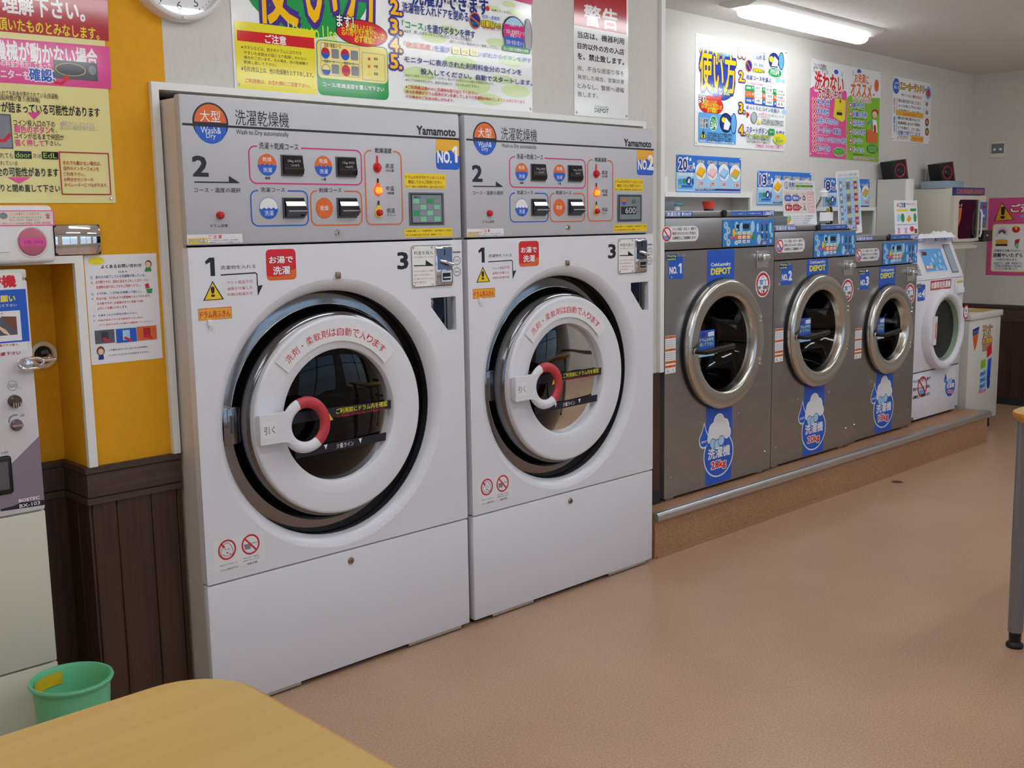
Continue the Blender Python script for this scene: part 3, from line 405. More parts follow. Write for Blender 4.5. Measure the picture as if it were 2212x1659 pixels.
  ('E',.9282,.0748,.0794,.0355,'yl'),('T','洗濯時間',.8661,.0721,.925,.0865,'gr',0),('T','約30分',.8781,.0467,.9687,.0741,'gr',.03),('T','ご利用後は、お忘れ物にご注意下さい',.6354,.0163,.9865,.032,'mg',.02),
 ],
 'guide_poster': [
  ('part','print'),('P',[(-.0139,.4307),(.0342,.451),(.4778,.4501),(.4905,.4292),(.5064,-.0056),(.0007,-.0017)],'pk'),
  ('P',[(.4947,.4077),(.5458,.4287),(.8512,.4323),(.9916,.4374),(1.0024,-.0094),(.5083,-.0056)],'lgn'),('T','このような洗濯物は',.0185,.5555,.1975,.606,'g3',.02),
  ('T','オススメできません!',.0217,.5281,.2214,.5795,'g3',.02),('E',.3312,.5635,.0292,.0149,'bl'),('E',.6607,.5937,.0311,.0166,'bl'),('E',.4151,.5534,.0111,.0162,'sk'),('E',.5747,.5754,.0115,.0165,'sk'),
  ('T','洗わない',.044,.4288,.4389,.5467,'r',.05,'w',.13,0),('T','方が良いもの',.0859,.3795,.4121,.4496,'dr',.05,'w',.12,0),('T','お洗濯に',.5979,.516,.8053,.5792,'or',.05,'w',.12,0),
  ('T','オススメ',.5461,.4244,.8551,.5181,'or',.05,'w',.1,0),('E',.9317,.5195,.0348,.0428,'or'),('E',.8904,.4531,.0152,.0081,'or'),('T','ジャブジャブ洗える',.5723,.391,.852,.421,'pk',.03,'w',.12,0),
  ('P',[(.3231,.3894),(.4769,.389),(.4711,.2553),(.4342,.2402),(.3072,.2679)],'yl'),('E',.398,.3751,.013,.0107,'dr'),('R',.3524,.2835,.4304,.3033,'k'),('T','洗濯表示',.3602,.3077,.4247,.3203,'or',0),
  ('T','✕',.0188,.3277,.0662,.371,'r',.06,'w',.12,0),('T','和 布 団',.0822,.3331,.2467,.3712,'bl',.04,'w',.12,0),('T','縮みや型くずれします',.0831,.315,.2311,.3256,'w',.01),
  ('T','✕',.0218,.2693,.0692,.3125,'r',.06,'w',.12,0),('T','羊毛布団',.0852,.2743,.241,.3115,'bl',.04,'w',.12,0),('T','縮みや型くずれします',.0862,.2562,.2345,.266,'w',.01),
  ('T','✕',.0248,.2108,.0723,.2538,'r',.06,'w',.12,0),('T','水洗い不可のもの',.0883,.2154,.3728,.2522,'bl',.04,'w',.12,0),('T','縮みや型くずれします',.0893,.1973,.2378,.2062,'w',.01),
  ('T','✕',.0277,.1521,.0753,.1949,'r',.06,'w',.12,0),('T','ウールもの・革製品',.0914,.1563,.4137,.1915,'bl',.04,'w',.12,0),('T','縮みや型くずれします',.0923,.1381,.2412,.1462,'w',.01),
  ('T','✕',.0307,.0932,.0784,.1358,'r',.06,'w',.12,0),('T','キルティングされてない布団',.0945,.097,.4884,.1298,'bl',.04,'w',.12,0),('T','縮みや型くずれします',.0954,.0788,.2446,.086,'w',.01),
  ('T','✕',.0337,.0341,.0815,.0766,'r',.06,'w',.12,0),('T','ぬいぐるみ',.0976,.0376,.2727,.0712,'bl',.04,'w',.12,0),('T','縮みや型くずれします',.0986,.0193,.248,.0256,'w',.01),('E',.5406,.3604,.0248,.0218,'w'),
  ('E',.5406,.3604,.021,.0192,'r'),('E',.5406,.3604,.0096,.0096,'w'),('T','綿 布 団',.5781,.3452,.7441,.3833,'bl',.04,'w',.12,0),('T','大型機でふんわり',.5793,.3276,.7323,.3391,'dg',0),
  ('E',.5444,.3012,.0249,.0219,'w'),('E',.5444,.3012,.0211,.0193,'r'),('E',.5444,.3012,.0096,.0096,'w'),('T','化繊の毛布',.582,.2858,.7882,.3254,'bl',.04,'w',.12,0),
  ('T','大型機でふんわり',.5831,.2681,.7364,.2788,'dg',0),('E',.5482,.2419,.0249,.022,'w'),('E',.5482,.2419,.0211,.0194,'r'),('E',.5482,.2419,.0096,.0097,'w'),
  ('T','羽毛布団',.5859,.2262,.7525,.2626,'bl',.04,'w',.12,0),('T','大型機でふんわり',.587,.2085,.7406,.2184,'dg',0),('E',.552,.1824,.0249,.0221,'w'),('E',.552,.1824,.0211,.0194,'r'),
  ('E',.552,.1824,.0096,.0097,'w'),('T','こたつ布団',.5898,.1664,.7717,.2028,'bl',.04,'w',.12,0),('T','大型機でふんわり',.5909,.1487,.7448,.1577,'dg',0),('E',.5558,.1227,.025,.0221,'w'),
  ('E',.5558,.1227,.0212,.0195,'r'),('E',.5558,.1227,.0096,.0097,'w'),('T','カーテン',.5937,.1065,.736,.1402,'bl',.04,'w',.12,0),('T','大型機でふんわり',.5948,.0887,.749,.0969,'dg',0),
  ('E',.5597,.0628,.0251,.0222,'w'),('E',.5597,.0628,.0212,.0196,'r'),('E',.5597,.0628,.0096,.0097,'w'),('T','カーペット',.5976,.0463,.7652,.0803,'bl',.04,'w',.12,0),
  ('T','大型機でふんわり',.5987,.0285,.7532,.0358,'dg',0),('E',.3948,.0393,.0859,.0298,'w'),('E',.3948,.0393,.0803,.0263,'gr'),('T','ご利用の際は必ず洗濯物の表示',.3337,.0495,.4552,.0522,'yg',.01),
  ('T','は必ず洗濯物の表示をご確認の上ご',.3343,.0397,.4558,.0423,'yg',.01),('T','利用の際は必ず洗濯物の表示をご確認の',.3349,.0299,.4564,.0324,'yg',.01),('T','必ず洗濯物の表示をご確認の上',.3354,.0201,.457,.0224,'yg',.01),
  ('E',.8922,.0772,.086,.0311,'dg'),('E',.8891,.0784,.0799,.0275,'gr'),('T','ご利用の際は必ず洗濯物の表示',.8251,.0887,.9583,.0918,'yg',.01),('T','は必ず洗濯物の表示をご確認の上ご',.8258,.0788,.959,.0818,'yg',.01),
  ('T','利用の際は必ず洗濯物の表示をご確認の',.8265,.0689,.9598,.0718,'yg',.01),('T','必ず洗濯物の表示をご確認の上',.8272,.059,.9605,.0618,'yg',.01),('T','縮む恐れがありますのでご注意ください',.593,.0261,.8954,.0336,'dg',0),
  ('T','お洗濜に迷う時は係員まで',.6024,.0017,.928,.0107,'dr',.03,'w',.1,0),('P',[(.7914,.2073),(.9601,.2064),(.9563,.1187),(.8025,.1217)],'or'),('E',.9198,.3324,.0461,.0227,'dr'),
  ('E',.9056,.3156,.0388,.0249,'sn'),('P',[(.8724,.2796),(.9392,.2787),(.9612,.1926),(.8885,.1984)],'w'),('P',[(.8954,.2444),(.9315,.2439),(.9403,.1939),(.8991,.1943)],'dr'),
  ('P',[(.8043,.2397),(.8623,.279),(.8785,.2663),(.8244,.2407)],'sk2'),
 ],
 'sneaker_poster': [
  ('part','print'),('E',.0496,.3935,.0548,.0553,'bl'),('T','上手な',.0137,.405,.0888,.4251,'w',.03),('T','洗い方',.013,.3729,.0944,.3983,'w',.03),
  ('T','スニーカーランドリー',.1131,.3768,.5833,.4267,'ye',.04,'k',.1,0),('E',.6059,.3834,.0511,.0484,'sk2'),('E',.6059,.3834,.0328,.0299,'r'),('T','専用のブラシで洗います',.1392,.3283,.3167,.348,'n',0),
  ('T','驚きの白さ',.3361,.3273,.4907,.3491,'mg',.03),('Q',.0139,.1993,.0378,.314,.008,'w'),('T','洗濯',.011,.255,.0351,.3067,'dr',.03),('T','方法',.0154,.2016,.0396,.2511,'dr',.03),
  ('F',.0563,.2112,.0766,.3095,.008,.003,'dr'),('T','靴の紐を取り外しておく',.0954,.2856,.477,.3035,'k',.01),('T','よく土を落としてから入れる',.0983,.2512,.4803,.268,'k',.01),
  ('T','ドアを閉めて、コイン投入',.1012,.2168,.4837,.2324,'k',.01),('R',.0582,.1876,.5297,.2246,'am'),('T','洗濯時間 約20分',.1797,.1931,.3925,.2114,'or',.02),('T','乾燥',.0215,.1265,.0456,.1782,'bl',.03),
  ('T','方法',.0261,.0691,.0503,.1208,'bl',.03),('F',.069,.0567,.084,.1804,.008,.003,'bl'),('T','靴を吊り棒に掛けるように',.0972,.1631,.4798,.1769,'k',.01),('T','乾燥時間に合わせて時間を',.1001,.1285,.4832,.1411,'k',.01),
  ('T','ドアを閉めて、コイン投入',.103,.0938,.4865,.1053,'k',.01),('T','自動で終了します',.1059,.0591,.4898,.0695,'bl',.01),('T','より良く乾きます',.1033,.0292,.2877,.0447,'k',0),('R',.3224,.0091,.5496,.0526,'am'),
  ('T','約20分 100円',.36,.0219,.5379,.0407,'or',.03),('T','ご利用後は、お忘れ物にご注意ください',.0756,.0171,.3067,.027,'r',0),('F',.5348,.2662,.6398,.3195,.003,.0015,'g5'),('E',.5864,.2994,.0255,.0165,'g5'),
  ('F',.5408,.2028,.646,.2557,.003,.0015,'g5'),('E',.5926,.2359,.0256,.0165,'g5'),('E',.6031,.1648,.033,.0301,'br'),('E',.6031,.1648,.0147,.015,'am'),('E',.61,.0932,.0331,.0302,'br'),
  ('E',.61,.0932,.0147,.0151,'am'),
 ],
 'size_card': [
  ('part','print'),('R',-.0024,.005,.6612,.1107,'sk'),('T','kg',.0937,.1266,.1536,.157,'n',.03,'w',.1,0),('T','1回の目安量',.0127,.0933,.1627,.1103,'w',.04),('E',.1051,.1907,.009,.0093,'w'),
  ('E',.1341,.1846,.0091,.0093,'w'),('E',.1677,.1597,.0092,.0094,'w'),('E',.1722,.1411,.0092,.0095,'w'),('Q',.0136,.0191,.1648,.0773,.006,'sk2'),('E',.0782,.0618,.0197,.0149,'gr'),
  ('E',.1193,.0648,.0265,.0235,'n'),('P',[(.107,.0553),(.1278,.0509),(.1332,.0744),(.1167,.0765)],'w'),('E',.1609,.0608,.0083,.0212,'n'),('T','洗濯物',.0171,.0618,.0511,.0707,'k',0),
  ('T','目安量',.0189,.0493,.0513,.0577,'k',0),('P',[(.032,.0402),(.0192,.0275),(.0459,.0278)],'yl'),('R',.0516,.0288,.1529,.0394,'bl'),('T','毛布',.2054,.164,.2703,.1838,'k',.03,'w',.1,0),
  ('E',.2383,.1213,.0543,.0474,'w'),('P',[(.1919,.1156),(.2336,.1473),(.2876,.132),(.2472,.0963)],'ye'),('P',[(.1919,.1156),(.2472,.0963),(.2876,.132),(.2878,.12),(.2492,.0821),(.1921,.1014)],'am'),
  ('T','2枚',.2159,.0403,.2683,.0648,'pr',.05,'w',.12,0),('T','化繊布団',.305,.1634,.4048,.1819,'k',.03,'w',.1,0),('E',.3562,.1201,.0558,.0481,'w'),
  ('P',[(.3086,.1143),(.3513,.1464),(.4068,.1308),(.3654,.0948)],'pi2'),('P',[(.3086,.1143),(.3654,.0948),(.4068,.1308),(.4071,.1188),(.3675,.0803),(.3088,.0999)],'pi'),
  ('T','2枚',.3334,.0394,.3845,.0627,'pr',.05,'w',.12,0),('T','羽毛布団',.4237,.1631,.5172,.1793,'k',.03,'w',.1,0),('E',.4773,.1188,.0574,.0487,'w'),
  ('P',[(.4284,.1129),(.4722,.1454),(.5293,.1297),(.4869,.0931)],'sk'),('P',[(.4284,.1129),(.4869,.0931),(.5293,.1297),(.5296,.1174),(.489,.0785),(.4287,.0984)],'sk2'),
  ('T','2枚',.4523,.0384,.502,.0606,'pr',.05,'w',.12,0),('T','こたつ布団',.5357,.1626,.6445,.1768,'k',.03,'w',.1,0),('E',.6017,.1175,.0589,.0494,'w'),
  ('P',[(.5515,.1115),(.5964,.1445),(.6551,.1285),(.6117,.0914)],'am'),('P',[(.5515,.1115),(.6117,.0914),(.6551,.1285),(.6555,.1161),(.6139,.0766),(.5519,.0968)],'gn2'),
  ('T','1組',.5947,.0377,.6487,.0588,'pr',.05,'w',.12,0),('R',.1843,.0124,.6609,.0235,'pu'),('T','※洗濯物は軽く入る程の目安です',.1893,.0172,.3888,.0241,'w',.03,'pu',.08,0),
  ('T','洗濯物の容量により、洗濯時間が異なります',.3934,.0168,.6145,.0195,'k',0),
 ],
 'pink_poster': [
  ('part','print'),('Q',.0411,.0302,.4593,.4191,.02,'yl'),('Q',.0468,.0369,.4549,.4134,.018,'w'),('P',[(.1031,.5991),(.0486,.4417),(.2113,.4512)],'k'),
  ('P',[(.1036,.5891),(.057,.4456),(.2013,.4548)],'am'),('T','！',.1048,.465,.1301,.5539,'k',.05),('T','ご注意',.1822,.5134,.4273,.5768,'w',.06,'dr',.12,0),('R',.2588,.4728,.4084,.4901,'sk2'),
  ('E',.121,.3403,.0471,.0524,'pi2'),('E',.1205,.3503,.0298,.0224,'g4'),('P',[(.0734,.2954),(.1576,.3004),(.1768,.3103),(.1153,.3553),(.0774,.3154)],'w'),('R',.0728,.2552,.167,.2904,'am'),
  ('R',.0711,.2401,.1673,.2555,'k'),('E',.2298,.3745,.0317,.0272,'cr'),('P',[(.2139,.3994),(.2456,.3991),(.2328,.3646)],'ye'),('P',[(.2268,.2904),(.2654,.2979),(.2573,.2657),(.2247,.2359)],'r'),
  ('R',.2328,.221,.2552,.2608,'gn2'),('T','洗濯物を放置されますと',.0634,.1923,.2868,.2115,'k',.01),('T','盗難やいたずら',.0555,.1493,.2918,.1818,'k',.04),('T','の恐れがあります。',.0871,.1195,.2565,.1393,'k',.01),
  ('T','※当店では、盗難・損傷等でも',.0609,.0903,.2897,.11,'k',0),('T','ご利用の洗濯物かの監視は',.062,.0676,.2908,.0877,'k',0),('T','ないようお願い致します。',.0757,.0451,.2628,.0648,'k',0),
 ],
 'intercom': [
  ('part','print'),('R',-.2303,.1018,.0023,.1441,'pk'),('R',-.2301,.1048,-.001,.1416,'lab2'),('E',-.134,.1296,.011,.009,'g5'),('T','ここは金沢しごき店です。',-.1163,.131,-.035,.1381,'dr',0),
  ('T','インターホンがつながらないときは',-.12,.122,-.0327,.128,'g3',0),('T','恐れ入りますが、お電話ください。',-.119,.1154,-.0349,.1203,'g3',0),('T','㈱コンドリーヂ担本部',-.1373,.1066,-.0794,.111,'g3',0),
  ('T','042-739-4500',-.0767,.1064,-.0094,.1124,'dr',0),('T','☎',-.0216,.1211,-.0091,.1358,'dr',.02),
 ],
 'changer': [
  ('part','notice_label'),('R',-.2678,1.232,-.0148,1.4466,'lab'),('T','両替機',-.1423,1.4091,-.0332,1.4401,'r',.07),('R',-.2656,1.2565,-.0075,1.402,'bl'),('T','お願い',-.0952,1.3691,-.0375,1.3864,'yl',.05),
  ('T','してください。入れて下さい',-.1677,1.3581,-.0353,1.3597,'w',.02),('R',-.2652,1.2612,-.0277,1.344,'lab'),('R',-.2638,1.2776,-.0386,1.3274,'g4'),
  ('P',[(-.1041,1.3175),(-.0687,1.2927),(-.0559,1.2744),(-.0741,1.2833)],'sn'),('P',[(-.0797,1.3303),(-.0386,1.3274),(-.0417,1.2881),(-.0585,1.3018)],'br'),
  ('T','お札',-.0864,1.3345,-.0707,1.3407,'dr',0),('T','裏面ナナメ投入',-.0982,1.2473,-.0397,1.2545,'dr',.02),('T','ご遠慮下さい',-.1136,1.2242,-.0351,1.2304,'dr',.03),('part','panel_print'),
  ('O',-.0634,1.1371,.0139,.014,.0015,'g5'),('T','500',-.0736,1.132,-.0534,1.1422,'g5',.02),('T','円',-.0486,1.1266,-.0408,1.1307,'g5',0),
  ('L',[(-.0814,1.0359),(-.0789,1.0481),(-.0694,1.0547),(-.0574,1.0547)],.005,'g5'),('T','5枚',-.1091,.9503,-.0891,.9582,'g5',0),('T','返却',-.0504,1.0474,-.0386,1.0553,'g5',0),
  ('P',[(-.0032,.9865),(-.0832,.9208),(-.3225,.7896),(-.3225,.7896),(-.1231,.7959),(-.0029,.8017)],'gp'),
  ('P',[(-.1235,.7912),(-.123,.7975),(-.0837,.801),(-.0681,.806),(-.0029,.8017),(-.0041,.7871)],'k'),('T','BOSTEC',-.0725,.8091,-.0167,.8141,'w',.05),('T','BX-103',-.072,.7955,-.0158,.7969,'w',.02),
 ],
}
# ================================================================== THE ROOM
ZC = 2.70
struct(MB().box(-3.2, -6.1, -.06, 7.7, 1.4, 0, 'floor_vinyl'), 'floor')
struct(MB().box(-3.2, -6.1, ZC, 7.7, 1.4, ZC + .06, 'ceiling'), 'ceiling')
# --- front wall: yellow part round the alcove, white part over the dryers
wy = MB().box(-.295, .13, 0, -.005, .31, ZC, 'yellow_wall').box(-3.2, .13, 1.466, -.295, .31, ZC, 'yellow_wall').box(-.005, .13, 1.977, .027, .31, ZC, 'yellow_wall').box(-3.2, .13, 0, -1.05, .31, 1.466, 'yellow_wall')
wall_fl = struct(wy, 'wall_front_left')
wall_fr = struct(MB().box(.027, .13, 1.977, 2.43, .31, ZC, 'wallpaper').box(2.285, .13, 0, 2.43, .31, 1.977, 'wallpaper').box(2.33, .31, 0, 2.43, .95, ZC, 'wallpaper'), 'wall_front_right')
wall_al = struct(MB().box(-1.05, .305, 0, -.29, .335, 1.5, 'yellow_wall'), 'wall_alcove')
struct(MB().box(-.33, .955, 0, 2.33, .99, ZC, 'wallpaper').box(-.33, .336, 0, -.29, .955, ZC, 'wallpaper'), 'wall_light_block')  # unseen panels added behind the dryers to block leaking sky light
def rail(parent, x0, x1, y, z=.856):
    MB().box(x0, y - .018, z - .018, x1, y, z, 'dark_rail').box(x0, y - .008, z - .022, x1, y, z - .018, 'dark_plank').box(x0, y - .012, z - .092, x1, y, z - .022, 'dark_rail').box(x0, y - .006, z - .096, x1, y, z - .092, 'dark_plank').box(x0, y - .017, z - .114, x1, y, z - .096, 'dark_rail').build('dado_rail', parent)
pl = {}
def plank(parent, x0, x1, y, z0=.02, z1=.742, rot=None, loc=None):
    w = x1 - x0; key = (round(w, 3), round(z1 - z0, 3))
    if key not in pl: pl[key] = MB().rbox(0, -.009, 0, w - .003, 0, z1 - z0, .0018, 'dark_plank', 1).build('plank', parent); o = pl[key]
    else: o = pl[key].copy(); COL.objects.link(o); o.parent = parent
    o.location = loc or (x0, y, z0); o.rotation_euler = (0, 0, rot or 0)
rail(wall_fl, -.294, -.005, .13)
for a, b in ((-.295, -.219), (-.219, -.108), (-.108, -.022), (-.022, -.004)): plank(wall_fl, a, b, .13)
for i in range(7): plank(wall_al, -.404 - .108 * i, -.296 - .108 * i, .305)
rail(wall_al, -1.05, -.305, .305)
# the alcove's right cheek
ck = MB().box(-.313, .112, .838, -.2942, .304, .856, 'dark_rail').box(-.303, .1225, .834, -.2942, .304, .838, 'dark_plank').box(-.307, .118, .764, -.2942, .304, .834, 'dark_rail').box(-.302, .1235, .760, -.2942, .304, .764, 'dark_plank').box(-.312, .113, .742, -.2942, .304, .760, 'dark_rail').build('dado_rail', wall_fl)
for k in range(2): plank(wall_fl, 0, .088, 0, rot=-math.pi / 2, loc=(-.295, .30 - .088 * k, .02))
# round cable hole in the alcove's back wall
co = thing('cable_grommet', (-.339, .305, 1.186), 'cream round cable collar in the yellow alcove wall behind the change machine', 'cable collar')
MB().lathe([(.042, 0), (.042, -.008), (.040, -.011), (.029, -.011), (.027, -.006), (.027, 0)], (0, 0, 0), 'ring_cream', 40).build('collar', co)
MB().lathe([(.0, -.0012), (.027, -.0012)], (0, 0, 0), 'rubber', 32).build('opening', co)
MB().tube([(.014, -.002, -.02), (.012, -.012, 0), (.005, -.02, .012), (-.01, -.03, .01)], .006, 'grey_plastic').build('cable', co)
# wainscot on the pier between dryers and washers
plank(wall_fr, 2.285, 2.36, .13, .285, .853); plank(wall_fr, 2.36, 2.435, .13, .285, .853)
MB().box(2.285, .120, .222, 2.43, .13, .285, 'black_base').build('baseboard', wall_fr)
# --- trims
t1 = struct(MB().box(-.028, .112, .856, -.005, .131, 1.999, 'white_trim').box(-.005, .112, 1.977, 2.312, .131, 1.999, 'white_trim').box(2.289, .112, 0.9, 2.312, .131, 1.977, 'white_trim'), 'trim_1')
t2 = struct(MB().box(-.298, .114, .856, -.272, .131, 1.487, 'white_trim').box(-1.05, .114, 1.465, -.298, .131, 1.487, 'white_trim'), 'trim_2')
t3 = struct(MB().box(2.418, .112, .853, 2.446, .14, ZC, 'white_trim'), 'trim_3')
# --- back wall behind the washers (a hair off square), with stepped openings the machines are let into
BT = math.radians(2.3); BP = Vector((4.2, .81, 0))
def bw(s, z, off=0): return (BP.x + s * math.cos(BT) - off * math.sin(BT), BP.y + s * math.sin(BT) + off * math.cos(BT), z)
wb = MB().box(-.91, 0, 1.695, -.03, .14, ZC, 'wallpaper').box(-.03, 0, 1.612, 1.655, .14, ZC, 'wallpaper').box(1.655, 0, 0, 3.5, .14, ZC, 'wallpaper').box(-1.9, 0, 1.79, -.91, .14, ZC, 'wallpaper').box(-1.9, .14, 0, 1.8, .17, 1.95, 'wallpaper')
wall_back = struct(wb, 'wall_back', loc=(BP.x, BP.y, 0), rot=(0, 0, BT))
tb = MB().box(-.928, -.010, 1.7165, -.902, .002, 1.80, 'white_trim').box(-.928, -.012, 1.690, -.02, .002, 1.716, 'white_trim').box(-.046, -.011, 1.6325, -.02, .002, 1.6895, 'white_trim').box(-.046, -.012, 1.606, 1.662, .002, 1.632, 'white_trim').box(1.634, -.012, .9, 1.662, .002, 1.606, 'white_trim')
struct(tb, 'trim_4', loc=(BP.x, BP.y, 0), rot=(0, 0, BT))
# --- far wall at the right end
wall_r = struct(MB().box(7.56, -6.1, 0, 7.7, 1.4, ZC, 'far_wall'), 'wall_right')
R90 = -math.pi / 2
MB().box(7.538, -6, .80, 7.56, .96, .827, 'dark_rail').box(7.548, -6, .715, 7.56, .96, .80, 'dark_rail').box(7.540, -6, .695, 7.56, .96, .715, 'dark_rail').build('dado_rail', wall_r)
for i in range(16): plank(wall_r, 0, .108, 0, .0, .69, rot=R90, loc=(7.56, .95 - .108 * i, .06))
struct(MB().box(7.545, -6, 0, 7.56, .96, .062, 'black_base'), 'baseboard_right')
# --- left wall and the window front behind the camera
struct(MB().box(-3.3, -6.1, 0, -3.2, .31, ZC, 'wallpaper'), 'wall_left')
wr = MB().box(-3.2, -6.15, 0, 7.6, -6.0, .35, 'wallpaper').box(-3.2, -6.15, 2.35, 7.6, -6.0, ZC, 'wallpaper')
for x in (-3.2, -.6, 2.0, 4.6, 7.2): wr.box(x, -6.15, .35, x + .4, -6.0, 2.35, 'wallpaper')
struct(wr, 'wall_rear')
for k, x in enumerate((-2.8, -.2, 2.4, 5.0)):
    wf = MB()
    for a, b, c_, d in ((x, .35, x + .05, 2.35), (x + 2.15, .35, x + 2.2, 2.35), (x + 1.075, .35, x + 1.125, 2.35), (x, .35, x + 2.2, .40), (x, 2.30, x + 2.2, 2.35), (x, 1.7, x + 2.2, 1.74)): wf.box(a, -6.10, b, c_, -6.05, d, 'frame_alu')
    o = struct(wf, 'window_%d' % (k + 1)); MB().box(x + .03, -6.078, .38, x + 2.17, -6.072, 2.32, 'pane').build('pane', o)
# --- the plinth the washers stand on, with aluminium nosing
PT = math.radians(.6)
pf = MB().box(2.272, .022, 0, 5.93, .119, .2194, 'riser_vinyl').box(2.448, .119, 0, 5.93, .82, .2194, 'riser_vinyl')
plinth = thing('plinth', (0, 0, 0), 'low brown vinyl-covered plinth under the row of coin washers', 'plinth')
pf.build('platform', plinth)
ns = MB(); prof = [(.022, .180), (.006, .180), (.002, .186), (.002, .208), (.006, .2155)]
for k in range(5): prof += [(.010 + .0058 * k, .2195), (.013 + .0058 * k, .2195), (.0145 + .0058 * k, .2175), (.0155 + .0058 * k, .2175)]
prof += [(.042, .2195), (.046, .2145), (.022, .2145)]
ns.prismx(prof, 2.27, 5.945, 'aluminium').build('nosing', plinth)
MB().prismx([(.022, .178), (.000, .178), (.000, .210), (.008, .2196), (.046, .2196), (.046, .2145), (.022, .2145)], 5.945, 5.952, 'aluminium').build('nosing_cap', plinth)
MB().prismx([(.05, .213), (.05, .2205), (.30, .2205), (.30, .213)], 5.89, 5.9445, 'aluminium').build('nosing_return', plinth)
MB().box(2.28, .012, 0, 5.925, .022, .012, 'riser_vinyl').build('cove_strip', plinth)
dr = thing('floor_drain', (4.424, -.085, 0), 'small round grey drain cover set in the brown floor', 'drain')
MB().lathe([(.0, .0008), (.034, .0008), (.036, .0), ], (0, 0, 0), 'dark_steel', 32, 'z').build('cover', dr)
MB().lathe([(.028, .0012), (.034, .0016), (.038, .0)], (0, 0, 0), 'chrome', 32, 'z').build('rim', dr)
# --- ceiling lamps
def lamp(x, y, rz, label, group=None):
    t = thing('ceiling_lamp', (x, y, ZC), label, 'ceiling lamp', rz, group)
    MB().prismx([(-.125, 0), (-.118, -.012), (-.06, -.034), (.06, -.034), (.118, -.012), (.125, 0)], -.735, .735, 'lamp_plate').build('housing', t)
    pr = [(-.056, -.030), (-.056, -.046), (-.048, -.064), (-.03, -.076), (0, -.080), (.03, -.076), (.048, -.064), (.056, -.046), (.056, -.030)]
    MB().prismx(pr, -.66, .66, 'lamp_light').build('lens', t)
    return t
lamp(4.15, .425, math.radians(2.6), 'lit white fluorescent ceiling lamp over the row of washers')
for y in (-.87, -2.1, -3.9):
    for x in ((-1.4, .9, 3.2, 5.9) if y != -2.1 else (-1.4, .9, 3.2, 5.5)): lamp(x, y, 0, 'white fluorescent ceiling lamp over the open shop floor', 'ceiling lamps over the shop floor')
